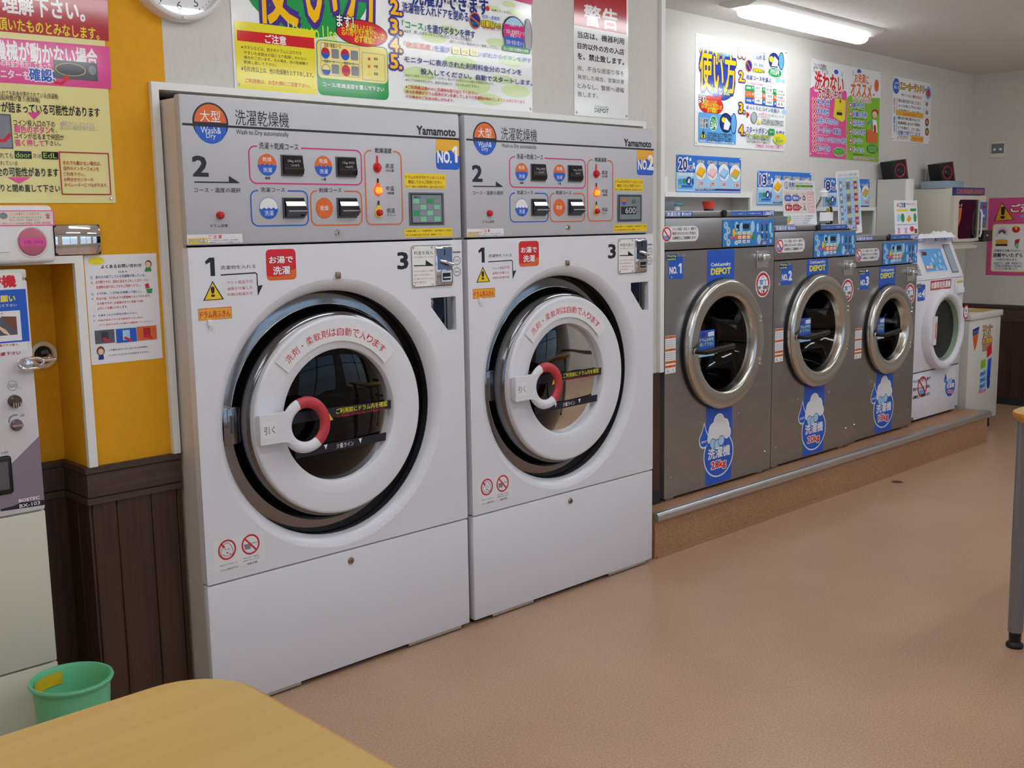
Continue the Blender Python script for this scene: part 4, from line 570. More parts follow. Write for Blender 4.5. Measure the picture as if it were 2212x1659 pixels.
# ================================================================== WASHER-DRYERS
DC = (.524, .922)      # door centre on the front
def dryer(x0, num, label):
    t = thing('washer_dryer', (x0, 0, 0), label, 'washer dryer', 0)
    MB().shell(.004, .034, .03, 1.096, .92, 1.946, 'dryer_side').build('body', t)
    # three front panels with rolled edges
    MB().rbox(0, 0, 1.508, 1.1, .034, 1.955, .006, 'panel_grey').build('control_panel', t)
    slot = [(.945, 1.295), (1.064, 1.295), (1.064, 1.171), (1.023, 1.171), (.945, 1.262)]
    MB().plate(rrect(.001, .441, 1.099, 1.502, .004, 3), [circ(*DC, .462, 96), slot], 0, .034, 'dryer_white').build('front_panel', t)
    MB().lathe([(.464, -.0004), (.452, .003), (.436, .014), (.426, .028), (.422, .036)], (DC[0], 0, DC[1]), 'dryer_white', 96).build('door_moulding', t)
    MB().rbox(0, 0, .018, 1.1, .034, .436, .006, 'dryer_white').build('kick_panel', t)
    MB().box(.02, .036, 0, 1.08, .9, .03, 'rubber').build('plinth_base', t)
    for a, b in ((.10, .33), (.80, 1.06)): MB().box(a, .006, .007, b, .034, .0185, 'aluminium').build('foot', t)
    # side screws
    for z in (1.70, 1.575, 1.53): MB().lathe([(.0, -.004), (.006, -.003), (.008, 0)], (0, 0, 0), 'chrome', 12, 'z').build('side_screw', t, (.0015, .017, z), (0, -math.pi / 2, 0))
    # ---- door well, gasket, smoked flange, white ring, glass
    c3 = (DC[0], 0, DC[1])
    MB().lathe([(.4225, .034), (.4232, .06), (.4225, .088), (.40, .12)], c3, 'rubber', 96).build('door_gasket', t)
    door = MB().lathe([(.3400, .03), (.3400, -.010), (.3388, -.015), (.335, -.0185), (.331, -.0195), (.329, -.0197), (.268, -.0195), (.266, -.0193), (.246, -.0165), (.2445, -.0162), (.232, -.013), (.2285, -.011), (.2265, -.006), (.226, .0), (.226, .04)], c3, 'dryer_white', 96).build('door', t)
    MB().lathe([(.4215, .072), (.420, .070), (.419, .0697), (.378, .0670), (.376, .0668), (.374, .0655)], c3, 'smoke_metal', 96).lathe([(.374, .0655), (.372, .061), (.370, .056), (.352, .012), (.349, .008), (.338, .004)], c3, 'smoke_dark', 96).build('smoked_flange', door)
    MB().lathe([(.0, -.002), (.10, -.0005), (.18, .005), (.226, .014)], c3, 'door_glass', 64).build('door_window', door)
    MB().lathe([(.30, .13), (.31, .2), (.31, .62), (.0, .66)], c3, 'drum', 64).lathe([(.418, .119), (.30, .13)], c3, 'drum_dark', 64).build('drum', t)
    for k in range(3):
        a = math.radians(90 + 120 * k + 20 * num); MB().prism(circ(DC[0] + .27 * math.cos(a), DC[1] + .27 * math.sin(a), .045, 12), .16, .6, 'drum', True).build('drum_lifter', t)
    gi = Ink('glass_sticker', door, -.0045)
    gi.flat([(.335, .915), (.742, .915), (.745, .945), (.340, .952)], 'k'); gi.flat([(.345, .797), (.715, .803), (.720, .832), (.337, .826)], 'k')
    gi.flat([(.468, .952), (.440, .905), (.497, .907)], 'y'); gi.text('!', .464, .912, .473, .936, 'k', .06)
    gi.text('ご利用前にドラム内を確認', .510, .925, .728, .944, 'yl', .012); gi.text('※ご利用前に忘れ物が無いかご確認ください', .512, .912, .728, .921, 'r')
    gi.text('少量ライン', .505, .806, .577, .823, 'w', .01)
    for u in (.462, .606): gi.flat([(u - .007, .826), (u + .007, .827), (u, .809)], 'w')
    # arched wording on the ring
    ar = Ink('arched_label', door, -.0232); cx, cz = DC[0] - .013, DC[1] + .005
    ar.strip([(cx + .312 * math.cos(math.radians(a)), cz + .312 * math.sin(math.radians(a))) for a in range(38, 143, 3)], [(cx + .250 * math.cos(math.radians(a)), cz + .250 * math.sin(math.radians(a))) for a in range(38, 143, 3)], 'lab')
    s = '洗剤・柔軟剤は自動で入ります'
    for i, ch in enumerate(s):
        a = math.radians(132 - 84 * i / (len(s) - 1)); r = .281; w = .0135; px, pz = cx + r * math.cos(a), cz + r * math.sin(a); q = a - math.pi / 2
        def xf(X, Z, px=px, pz=pz, q=q): return px + X * math.cos(q) - Z * math.sin(q), pz + X * math.sin(q) + Z * math.cos(q)
        h = w if ch != '・' else .003; ar.text(ch, -h, -h, h, h, 'cr', .006, xf=xf)
    # ---- pull handle: white arm, ring half white half red
    hx, hz, hy = .358, .915, -.050
    hd = MB()
    def ringpart(mb, a0, a1, m):
        pts = []; n = 28
        sec = [(.019 * math.cos(math.radians(k * 30)), .013 * math.sin(math.radians(k * 30))) for k in range(12)]; vs = []; fs = []
        for i in range(n + 1):
            a = math.radians(a0 + (a1 - a0) * i / n)
            for e, d in sec: vs.append((hx + (.075 + e) * math.cos(a), hy + d, hz + (.075 + e) * math.sin(a)))
        for i in range(n):
            for k in range(12): fs.append((i * 12 + k, (i + 1) * 12 + k, (i + 1) * 12 + (k + 1) % 12, i * 12 + (k + 1) % 12))
        fs += [list(range(12)), list(range(n * 12, n * 12 + 12))[::-1]]
        mb.add(vs, fs, m, True)
    ringpart(hd, 112, 305, 'dryer_white')
    arm = [(.180, .965), (.180, .876), (.182, .873), (.262, .873), (.285, .868), (.300, .858), (.316, .848), (.330, .842)] + [(hx + .070 * math.cos(math.radians(q)), hz + .070 * math.sin(math.radians(q))) for q in range(246, 113, -8)] + [(.330, .988), (.316, .982), (.300, .973), (.285, .969), (.262, .968), (.182, .968)]
    hd.prism(arm, hy - .012, hy + .010, 'dryer_white'); hd.box(.190, hy, .880, .262, .0, .960, 'dryer_white')
    hdl = hd.build('pull_handle', t)
    rg = MB(); ringpart(rg, -55, 112, 'handle_red'); rg.build('red_grip', hdl)
    hi = Ink('pull_plate', hdl, hy - .0125); hi.flat(rrect(.187, .893, .241, .948, .004), 'lab'); hi.text('引く', .194, .906, .234, .931, 'k')
    MB().rbox(.108, .040, .868, .160, .070, .992, .006, 'smoke_metal').build('latch_plate', t)
    # ---- controls
    for i, (bx, bz) in enumerate(((.339, 1.721), (.550, 1.721), (.338, 1.586), (.548, 1.586))):
        w, h = .081, .067; up = i < 2
        b = MB().box(bx, -.003, bz, bx + w, .0, bz + h, 'lcd_bezel').build('course_button', t)
        k = .006 if up else .019
        MB().prismx([(-.003, bz + .064), (-.008, bz + .064), (-.008 - k * .18, bz + .054), (-.008 - k * .52, bz + .040), (-.008 - k, bz + .026), (-.010 - k, bz + .022), (-.012, bz + .006), (-.003, bz + .006)], bx + .006, bx + w - .003, 'button_metal').build('flap', b)
        if up:
            q = Ink('flap_print', b, -.0165); ss = ('20kg 60分', '1200円') if i == 0 else ('12kg 50分', '1000円')
            q.text(ss[0], bx + .015, bz + .041, bx + .066, bz + .052, 'g6'); q.text(ss[1], bx + .028, bz + .029, bx + .058, bz + .037, 'g6')
    for k, (bx, bz) in enumerate(((.114, 1.598), (.7215, 1.756), (.7215, 1.679), (.7215, 1.603))):
        lit = k == 2
        MB().lathe([(.0, -.017), (.007, -.016), (.0105, -.012), (.0115, -.004), (.0125, 0)], (bx, 0, bz), 'glow_orange' if lit else 'knob_red', 24).build('push_button', t)
    ld = MB().rbox(.855, -.004, 1.558, 1.016, .0, 1.673, .0018, 'lcd_bezel', 1).box(.862, -.0045, 1.563, 1.006, -.003, 1.668, 'black_plastic').box(.866, -.0052, 1.567, 1.002, -.004, 1.664, 'lcd_glass').build('display', t)
    q = Ink('display_print', ld, -.0054)
    if num == 1:
        for r_ in range(4):
            for c_ in range(4): q.flat(rrect(.870 + .032 * c_, 1.571 + .021 * r_, .870 + .032 * c_ + .028, 1.571 + .021 * r_ + .017, .001), ('g5', 'gn2', 'g4', 'gr')[(r_ * 3 + c_ * c_ + r_ * c_) % 4] if (r_ + c_) % 2 else 'g5')
        q.text('運転中', .874, 1.652, .905, 1.661, 'k')
    else:
        q.flat(circ(.893, 1.642, .015, 24, 0, 180), 'or'); q.flat(circ(.893, 1.642, .015, 24, 180, 360), 'bl'); q.text('60', .945, 1.634, .972, 1.654, 'k'); q.text('分', .977, 1.636, .984, 1.643, 'k')
        q.flat([(.874, 1.589), (.974, 1.589), (.974, 1.622), (.874, 1.622)], 'k'); q.text('600', .902, 1.593, .970, 1.618, 'g6', .02); q.text('円', .978, 1.593, .986, 1.602, 'k')
    for (lx, lz, m, r) in ((.547, 1.537, 'chrome', .0125), (.550, .397, 'bronze', .012)):
        lk = MB().lathe([(.0, -.006), (r * .8, -.006), (r, -.003), (r + .001, 0)], (lx, 0, lz), m, 24).box(lx - .001, -.0065, lz - .006, lx + .001, -.005, lz + .004, 'black_plastic').build('lock', t)
    MB().rbox(.531, -.010, 1.384, .549, 0, 1.407, .003, 'bronze').build('door_stop', t)
    # hook for the drum cloth
    MB().rbox(.051, -.006, 1.262, .066, 0, 1.281, .002, 'white_plastic').tube([(.058, -.005, 1.268), (.058, -.005, 1.253), (.059, -.012, 1.249), (.061, -.016, 1.256)], .0022, 'white_plastic', 6).build('cloth_hook', t)
    # ---- coin unit
    cp = MB().rbox(.857, -.004, 1.337, 1.049, .0, 1.486, .0015, 'white_trim', 1).build('coin_plate', t)
    q = Ink('plate_line', cp, -.0042); q.frame(.857, 1.337, 1.049, 1.486, .012, .0022, 'g3')
    for x, z in ((.866, 1.478), (.950, 1.478), (.866, 1.346), (.950, 1.346)): MB().lathe([(.0, -.007), (.004, -.006), (.0045, -.004)], (x, 0, z), 'chrome', 10).build('screw', cp)
    mu = MB().rbox(.966, -.010, 1.340, 1.046, -.003, 1.482, .004, 'chrome').box(.972, -.0112, 1.396, 1.040, -.009, 1.474, 'blue_steel').box(1.0045, -.0125, 1.448, 1.0075, -.011, 1.470, 'black_plastic').build('coin_mechanism', t)
    MB().tube([(.985, -.013, 1.429), (1.000, -.024, 1.424), (1.022, -.027, 1.416), (1.034, -.024, 1.414)], [.006, .007, .006, .007], 'chrome', 10).build('reject_lever', mu)
    MB().box(.985, -.016, 1.352, 1.033, -.009, 1.392, 'chrome').box(.991, -.0168, 1.358, 1.027, -.015, 1.384, 'black_plastic').box(.992, -.020, 1.365, 1.026, -.0165, 1.370, 'chrome').build('return_cup', mu)
    # ---- detergent hatch: steel plate and dark track seen through the cut-out
    MB().box(.935, .045, 1.155, 1.075, .05, 1.31, 'blue_steel').box(1.018, .012, 1.155, 1.050, .046, 1.31, 'dark_steel').box(1.026, .010, 1.155, 1.030, .014, 1.31, 'black_plastic').build('coin_chute', t)
    MB().lathe([(.0, .028), (.013, .03), (.017, .036), (.018, .046)], (.968, 0, 1.275), 'chrome', 20).build('hatch_knob', t)
    # ---- print
    def half(k):
        k.flat(circ(.0997, 1.8763, .0535, 40, 0, 180), 'or'); k.flat(circ(.0997, 1.8663, .0535, 40, 180, 360), 'bl'); k.flat([(.04, 1.8628), (.16, 1.8628), (.16, 1.8698), (.04, 1.8698)], 'k')
    def boxes(k):
        for x0, z0, x1, z1, g0, g1, c in ((.225, 1.697, .655, 1.811, .255, .417, 'mg'), (.224, 1.564, .434, 1.674, .251, .360, 'bl'), (.446, 1.563, .650, 1.675, .471, .580, 'or'), (.669, 1.563, .826, 1.812, .699, .791, 'or')):
            r = .022; w = .0042
            out = [(g1, z1)] + [p for p in rrect(x0, z0, x1, z1, r, 6) if 1]; pts = rrect(x0, z0, x1, z1, r, 6)
            # open outline: from the right of the caption, clockwise round to its left
            seq = [(g1, z1)] + pts[0:7][::-1] + pts[21:28][::-1] + pts[14:21][::-1] + pts[7:14][::-1] + [(g0, z1)]
            k.line(seq, w, c)
        def disc(cx, cz, kind):
            r = .034
            if kind == 'dry': k.flat(circ(cx, cz, r, 32), 'or')
            else:
                if kind == 'both': k.flat(circ(cx, cz, r, 32), 'or')
                else: k.flat(circ(cx, cz, r, 32), 'bl'); k.flat(circ(cx, cz, r - .0012, 32), 'lab')
                z = cz + (.001 if kind == 'both' else 0); a = math.asin((z - cz) / r); wv = []
                for i in range(9): wv.append((cx - r * math.cos(a) + 2 * r * math.cos(a) * i / 8, z + (.003 if i % 2 == 0 else -.003)))
                k.flat(circ(cx, cz, r, 28, 180, 360) + wv[::-1][1:-1], 'bl')
        disc(.289, 1.755, 'both'); disc(.501, 1.755, 'both'); disc(.287, 1.619, 'wash'); disc(.498, 1.619, 'dry')
        for cx in (.289, .501): k.text('乾燥', cx - .016, 1.765, cx + .016, 1.779, 'w'); k.text('洗濯', cx - .016, 1.731, cx + .016, 1.746, 'w')
        k.text('洗濯', .271, 1.596, .303, 1.612, 'w'); k.text('乾燥', .482, 1.611, .514, 1.627, 'w')
        for z, c, c2 in ((1.756, 'r', 'r'), (1.679, 'or', 'k'), (1.603, 'y', 'k')):
            k.flat(rrect(.7175, z, .7255, z + .041, .004), c2); k.flat(circ(.7215, z, .0175, 28), c); 
            if c2 == 'k': k.flat(circ(.7215, z + .018, .008, 16), c)
    def number(k):
        k.flat(rrect(.985, 1.756, 1.097, 1.865, .014), 'am'); wv = [(.985 + .112 * i / 12, 1.812 + .006 * math.sin(i * 1.05) + .010 * math.sin(i / 3.3)) for i in range(13)]
        k.flat(rrect(.985, 1.756, 1.097, 1.80, .014)[12:24] + wv[::-1], 'bl'); k.text('NO.', .993, 1.780, 1.058, 1.820, 'w', .05); k.text(str(num), 1.062, 1.782, 1.095 if num == 2 else 1.088, 1.840, 'w', .06)
    def hot(k):
        k.flat(rrect(.268, 1.390, .379, 1.489, .014), 'r'); k.flat(rrect(.268, 1.390, .379, 1.42, .014)[12:24] + [(.379, 1.425), (.355, 1.418), (.33, 1.405), (.30, 1.402), (.268, 1.404)], 'or')
    draw(t, ART['dryer'], -.0004, hooks={'_half': half, '_boxes': boxes, 'number_sticker': number})
    draw(t, ART['dryer_front'], -.0004, hooks={'_hot': hot}, skip=('coin_plate_print',))
    i0 = [i for i, o in enumerate(ART['dryer_front']) if o == ('part', 'coin_plate_print')][0]; draw(cp, ART['dryer_front'][i0:], -.0043)
    return t
dryer(0, 1, 'tall white washer-dryer numbered NO.1 standing beside the yellow wall')
dryer(1.126, 2, 'tall white washer-dryer numbered NO.2 with 600 on its display')
# ================================================================== COIN WASHERS
def badge(t, cx, cz, kg, band, z0, z1, y=-.0004, off=(0, 0), k=1.0, sh=True):
    q = Ink('capacity_badge', t, y, off)
    if band: q.flat([(band[0], z0), (band[1], z0), (band[1], z1), (band[0], z1)], 'bl')
    def C(x, z, r, c, rz=None): q.flat(circ(cx + x * k, cz + z * k, r * k, 32, rz=(rz or r) * k), c)
    drop = lambda s: [(cx + k * (-.125 + s * x), cz + k * (.098 + s * z)) for x, z in [(.0, .07), (.014, .035)] + [(.036 * math.cos(math.radians(a)), -.008 + .036 * math.sin(math.radians(a))) for a in range(20, -201, -20)] + [(-.014, .035)]]
    foam = ((-.045, .125, .036), (0, .16, .042), (.045, .135, .036), (-.07, .09, .028), (.066, .10, .030), (0, .105, .05))
    C(0, 0, .128, 'w', .118); q.flat(drop(1.18), 'w')
    for x, z, r in foam: C(x, z, r + .007, 'w')
    C(0, 0, .121, 'bl', .111); q.flat(drop(1.0), 'bl'); q.text('DEPOT', cx - .15 * k, cz + .075 * k, cx - .1 * k, cz + .086 * k, 'w', .03)
    for x, z, r in foam: C(x, z, r, 'lab')
    for x, z, r in ((-.05, .06, .024), (-.015, .052, .024), (.02, .066, .024)): C(x, z, r + .003, 'k'); C(x, z, r, 'sk')
    q.line([(cx + k * (-.05 + .012 * i), cz + k * (.028 + (.008 if i % 2 else 0))) for i in range(8)], .003 * k, 'w')
    q.text('洗濯機', cx - .092 * k, cz - .018 * k, cx + .096 * k, cz + .036 * k, 'w', .04); q.text(kg, cx - .062 * k, cz - .078 * k, cx + .062 * k, cz - .036 * k, 'r', .05, 'w', .1)
def washer(x0, x1, y, zt, zs, zm, dc, ro, ri, n, kg, price, ox, pn, no, bd, rd, wn, bdg, lat, label):
    ZB = .235; OF = (x0, .22); w = x1 - x0; t = thing('coin_washer', (x0, y, .22), label, 'washing machine')
    X = lambda v: v - x0; Z = lambda v: v - .22
    MB().shell(.003, .034, .02, w - .003, .62, Z(zt) - .007, 'stainless').build('body', t)
    MB().rbox(0, 0, Z(zs) + .002, w, .034, Z(zt), .003, 'stainless').box(.001, .034, Z(zt) - .006, w - .001, .62, Z(zt) - .001, 'stainless_top').build('header', t)
    MB().rbox(0, 0, Z(zm) + .003, w, .034, Z(zs) - .002, .003, 'stainless').build('control_fascia', t)
    cx, cz = X(dc[0]), Z(dc[1])
    MB().plate(rrect(0, Z(ZB), w, Z(zm) - .003, .003, 3), [circ(cx, cz, ri + .012, 64)], 0, .034, 'stainless').build('front_panel', t)
    MB().box(.03, .05, -.0005, w - .03, .6, .022, 'rubber').build('base', t)
    for a in (.04, w - .10): MB().box(a, .02, -.0005, a + .06, .08, .02, 'aluminium').build('foot', t)
    c3 = (cx, 0, cz)
    MB().lathe([(ro + .006, .0), (ro + .006, -.012), (ro, -.016), (ro - .02, -.016), (ro - .02, 0)], c3, 'rubber', 72).build('door_gasket', t)
    dd = MB().lathe([(ro, -.012), (ro + .001, -.030), (ro - .002, -.038), (ro - .008, -.044), (ro - .016, -.047), (ro - .018, -.0473), (ri + .016, -.0435), (ri + .014, -.043), (ri + .004, -.038), (ri, -.030), (ri - .004, -.012), (ri - .010, .004)], c3, 'ring_steel', 80).build('door', t)
    MB().lathe([(ri - .011, .002), (ri * .86, .05), (ri * .74, .115), (ri * .66, .135), (.0, .142)], c3, 'washer_glass', 64).build('door_window', dd)
    MB().lathe([(ri + .011, .01), (ri + .02, .05), (ri + .05, .13), (ri + .05, .5), (.0, .54)], c3, 'drum_dark', 64).build('tub', t)
    MB().lathe([(ri - .02, .20), (ri - .01, .21), (ri + .03, .22), (ri + .03, .45), (0, .48)], c3, 'drum', 64).build('drum', t)
    hz = cz - .012; hx = cx - ro + .045
    MB().tube([(hx, -.05, hz), (hx, -.085, hz), (hx + .012, -.098, hz + .001), (hx + .05, -.10, hz + .003), (hx + .235 * ro / .32, -.10, hz + .012)], [.011, .011, .013, .015, .014], 'rubber', 10).lathe([(.0, -.056), (.016, -.055), (.018, -.05)], (hx, 0, hz), 'chrome', 16).build('door_handle', dd)
    for dz in (.12, .095, -.10, -.125): MB().lathe([(.0, -.052), (.006, -.051), (.008, -.045)], (cx + ro - .045, 0, cz + dz), 'chrome', 10).build('hinge_bolt', dd)
    for bx, bz in ((x0 + .05, .335), (x1 - .05, .335), (dc[0] - .17, .575), (dc[0] + .16, .575), (x0 + .05, zm - .125), (x0 + .145, zm - .025)): MB().lathe([(.0, -.003), (.004, -.0025), (.0055, 0)], (X(bx), 0, Z(bz)), 'chrome', 8).build('screw', t)
    gs = Ink('glass_sticker', dd, .012, (0, 0)); gx, gz = cx - ri * .72, cz - .055; g1 = gx + .130; g2 = gz + .130
    gs.flat([(gx, gz), (g1, gz), (g1, g2), (gx, g2)], 'bl'); gs.flat([(gx, gz), (g1, gz), (g1, gz + .026), (gx, gz + .026)], 'sk'); gs.flat(circ(gx + .035, g2 - .022, .02, 20, rz=.011), 'pu'); gs.flat([(gx + .075, g2 - .032), (g1 - .006, g2 - .032), (g1 - .006, g2 - .008), (gx + .075, g2 - .012)], 'lab')
    gs.text('ドラムの中を', gx + .008, g2 - .056, g1 - .010, g2 - .038, 'yg', .03); gs.text('拭いて下さい', gx + .008, g2 - .078, g1 - .010, g2 - .060, 'yg', .03)
    # header stickers
    q = Ink('time_sticker', t, -.0004, OF); zh0, zh1 = zs + .006, zt - .004
    q.flat([(x0 + .006, zh0), (x0 + .205, zh0), (x0 + .205, zh1), (x0 + .006, zh1)], 'bl'); q.text('洗濯目安 約30分', x0 + .010, zh0 + .004, x0 + .198, zh1 - .004, 'w', .04)
    q = Ink('price_sticker', t, -.0004, OF); xr = x1 - .004
    q.flat([(xr - .385, zh0), (xr, zh0), (xr, zh1), (xr - .385, zh1)], 'bl'); q.text('dOOr', xr - .380, zh0 + .004, xr - .33, zh1 - .004, 'gn2'); q.text('または', xr - .325, zh0 + .006, xr - .295, zh1 - .008, 'w', .03); q.text('E dL', xr - .29, zh0 + .004, xr - .25, zh1 - .004, 'gn2'); q.text('ドアを閉めてください', xr - .238, zh0 + .006, xr - .120, zh1 - .007, 'w', .02); q.text(price, xr - .100, zh0 + .003, xr - .010, zh1 - .004, 'w', .05)
    MB().lathe([(.0, -.012), (.016, -.011), (.018, -.008), (.018, 0)], (X((x0 + x1) / 2), 0, Z((zs + zt) / 2 + .003)), 'black_plastic', 24).build('key_cap', t)
    # prohibited-items sticker
    q = Ink('prohibition_sticker', t, -.0004, OF); a, b = ox
    q.flat(rrect(a, b - .036, a + .245, b + .036, .034, 8), 'lab'); q.flat(circ(a, b, .037, 28), 'w'); q.flat(circ(a, b, .034, 28), 'cr'); q.flat(circ(a, b, .026, 28), 'w'); q.flat(circ(a, b - .002, .024, 20, 190, 350), 'sk2'); q.line([(a - .022, b + .022), (a + .022, b - .022)], .008, 'cr')
    for k, s in enumerate(('ペット用品・おむつ・屋外で', '使用されたもののご利用は、', '公衆衛生上ご遠慮願います！')): q.text(s, a + .042, b + .016 - .021 * k, a + .226, b + .030 - .021 * k, 'k', .03)
    # control panel
    px, pz = pn; cpn = MB().rbox(X(px), -.004, Z(pz), X(px) + .446, 0, Z(pz) + .132, .0018, mat('panel_blue', '2b84d2', .25), 1).build('control_panel', t)
    q = Ink('panel_print', cpn, -.0044, OF); random.seed(5)
    for (u, v, r, rz) in ((.024, .105, .017, .018), (.045, .078, .017, .018), (.024, .050, .017, .018), (.046, .020, .017, .018), (.115, .100, .016, .022), (.155, .092, .016, .025), (.255, .095, .018, .03), (.30, .09, .010, .024), (.315, .030, .018, .026), (.415, .085, .012, .03), (.115, .018, .018, .012), (.235, .06, .02, .018), (.36, .012, .02, .008), (.43, .05, .010, .012), (.42, .02, .008, .01)): q.flat(circ(px + u, pz + v, r, 20, rz=rz), 'sk')
    for (u, v) in ((.024, .105), (.045, .078), (.024, .050), (.046, .020)): q.flat(circ(px + u, pz + v, .006, 12), 'g5'); q.text('洗い', px + u - .008, pz + v + .006, px + u + .008, pz + v + .012, 'n')
    q.flat([(px + .098, pz + .056), (px + .245, pz + .056), (px + .245, pz + .074), (px + .098, pz + .074)], 'gn2'); q.flat([(px + .098, pz + .034), (px + .245, pz + .034), (px + .245, pz + .054), (px + .098, pz + .054)], 'or'); q.flat([(px + .055, pz + .038), (px + .09, pz + .038), (px + .09, pz + .05), (px + .055, pz + .05)], 'pk')
    q.flat(circ(px + .262, pz + .044, .014, 20), 'gr'); q.text('CoinLaundry', px + .155, pz + .115, px + .24, pz + .124, 'sk'); q.text('CoinLaundry', px + .145, pz + .008, px + .205, pz + .016, 'sk'); q.text('コイン投入口', px + .33, pz + .112, px + .385, pz + .122, 'r', .03); q.text('返却ボタン', px + .325, pz + .010, px + .395, pz + .017, 'r', .03)
    q.flat(circ(px + .09, pz + .068, .012, 16, rz=.02), 'ye'); q.text('運転中', px + .062, pz + .115, px + .09, pz + .123, 'n')
    for cc in range(3):
        for r_ in range(3): MB().rbox(X(px) + .127 + .0385 * cc, -.008, Z(pz) + .014 + .021 * r_, X(px) + .152 + .0385 * cc, -.003, Z(pz) + .030 + .021 * r_, .0012, 'white_plastic', 1).box(X(px) + .135 + .0385 * cc, -.0084, Z(pz) + .020 + .021 * r_, X(px) + .144 + .0385 * cc, -.0078, Z(pz) + .024 + .021 * r_, 'grey_plastic').build('push_button', cpn)
    MB().box(X(px) + .167, -.0055, Z(pz) + .086, X(px) + .222, -.003, Z(pz) + .109, 'black_plastic').build('display', cpn); MB().box(X(px) + .112, -.0055, Z(pz) + .088, X(px) + .135, -.003, Z(pz) + .108, 'black_plastic').build('lamp_window', cpn)
    for u in (.341, .382): MB().box(X(px) + u - .006, -.0055, Z(pz) + .026, X(px) + u + .006, -.003, Z(pz) + .106, 'blue_steel').box(X(px) + u - .0015, -.006, Z(pz) + .07, X(px) + u + .0015, -.005, Z(pz) + .10, 'black_plastic').lathe([(.0, -.014), (.007, -.012), (.008, -.004)], (X(px) + u - .006, 0, Z(pz) + .064), 'chrome', 12).box(X(px) + u - .008, -.010, Z(pz) + .026, X(px) + u + .008, -.005, Z(pz) + .034, 'chrome').build('coin_slot', cpn)
    # number, centre band, wash-tub sign, warning label, badge
    q = Ink('number_sticker', t, -.0004, OF); a, b = no
    q.flat(rrect(a, b, a + .109, b + .105, .010), 'bl'); q.flat(rrect(a - .018, b + .086, a + .062, b + .116, .006), 'n'); q.text('Washing', a - .013, b + .102, a + .055, b + .113, 'yg', .02); q.text('machine', a - .012, b + .089, a + .054, b + .099, 'yg', .02); q.text('NO.', a + .007, b + .026, a + .063, b + .057, 'w', .06); q.text(str(n), a + .073, b + .025, a + (.098 if n == 1 else .102), b + .072, 'w', .07)
    q = Ink('brand_band', t, -.0004, OF); zb1 = dc[1] + ro + .008
    q.flat([(bd[0], zb1 - .05), (bd[1], zb1 - .05), (bd[1], zm - .006), (bd[0], zm - .006)], 'bl'); m_ = (bd[0] + bd[1]) / 2; h_ = min(.064, zm - zb1 - .03); z_ = max(zb1 + .012, zm - .012 - .064 - .05 * (n == 1))
    q.text('CoinLaundry', m_ - .082, z_ + .040, m_ + .082, z_ + .053, 'w', .04); q.text('DEPOT', m_ - .081, z_, m_ + .083, z_ + .030, 'yl', .06)
    q = Ink('detergent_sign', t, -.0004, OF); a, b = rd
    q.flat(circ(a, b, .067, 40), 'w'); q.flat(circ(a, b, .061, 40), 'cr'); q.flat(circ(a, b, .047, 40), 'w'); q.flat([(a - .03, b - .002), (a + .0, b - .002), (a + .0, b + .02), (a - .03, b + .02)], 'sk2'); q.line([(a - .035, b + .021), (a + .04, b + .021)], .003, 'bl'); q.line([(a - .02, b + .02), (a - .01, b + .04), (a + .01, b + .035)], .003, 'bl'); q.line([(a + .02, b + .02), (a + .025, b - .005)], .003, 'bl'); q.text('洗剤・柔軟剤', a - .054, b - .026, a + .054, b - .007, 'k', .05, 'w', .09); q.text('不要', a - .016, b - .045, a + .016, b - .030, 'k', .05)
    q = Ink('warning_label', t, -.0004, OF); a, b = wn
    q.flat([(a, b), (a + .080, b), (a + .080, b + .18), (a, b + .18)], 'w')
    for z_, s in ((.167, '危険'), (.107, '警告'), (.048, '注意'), (.028, '禁止')):
        q.flat([(a + .001, b + z_), (a + .079, b + z_), (a + .079, b + z_ + .011), (a + .001, b + z_ + .011)], 'or'); q.text(s, a + .032, b + z_ + .002, a + .050, b + z_ + .010, 'k')
    for z_ in (.155, .145, .135, .125, .095, .085, .075, .064): q.text('ご使用の前に必ずお読みください', a + .005, b + z_, a + .075, b + z_ + .005, 'k')
    q.line([(a + .02, b + .022), (a + .015, b + .004)], .002, 'k'); q.line([(a + .02, b + .015), (a + .032, b + .004)], .002, 'k'); q.line([(a + .055, b + .020), (a + .065, b + .004)], .002, 'k')
    badge(t, bdg[0], bdg[1], kg, (bdg[2], bdg[3]), ZB + .005, dc[1] - ro + .02, off=OF)
    # lock plate
    a, b = lat; a = X(a); b = Z(b)
    lp = MB().rbox(a, -.004, b, a + .106, 0, b + .088, .001, 'stainless_top', 1).build('lock_plate', t)
    MB().rbox(a + .012, -.040, b + .034, a + .078, -.003, b + .072, .010, 'chrome', 3).build('lock_case', lp)
    for u, v in ((.006, .08), (.086, .08), (.098, .072), (.088, .014), (.098, .014), (.098, .045)): MB().lathe([(.0, -.008), (.004, -.0075), (.005, -.004)], (a + u, 0, b + v), 'chrome', 8).build('screw', lp)
    return t
G = 'stainless coin washers on the plinth'
washer(2.452, 3.362, .112, 1.603, 1.572, 1.420, (2.904, .948), .322, .236, 1, '28kg', '1.000円', (2.462, 1.497), (2.900, 1.427), (2.478, 1.287), (2.779, 3.005), (3.263, 1.225), (2.455, .842), (2.893, .388, 2.783, 3.006), (3.200, 1.311), 'stainless coin washer with the 28kg badge and NO.1 sticker')
washer(3.388, 4.232, .126, 1.523, 1.493, 1.341, (3.818, .940), .312, .226, 2, '20kg', '700円', (3.437, 1.418), (3.772, 1.347), (3.456, 1.209), (3.710, 3.929), (4.152, 1.146), (3.409, .801), (3.823, .378, 3.712, 3.929), (4.100, 1.232), 'stainless coin washer with the 20kg badge and NO.2 sticker')
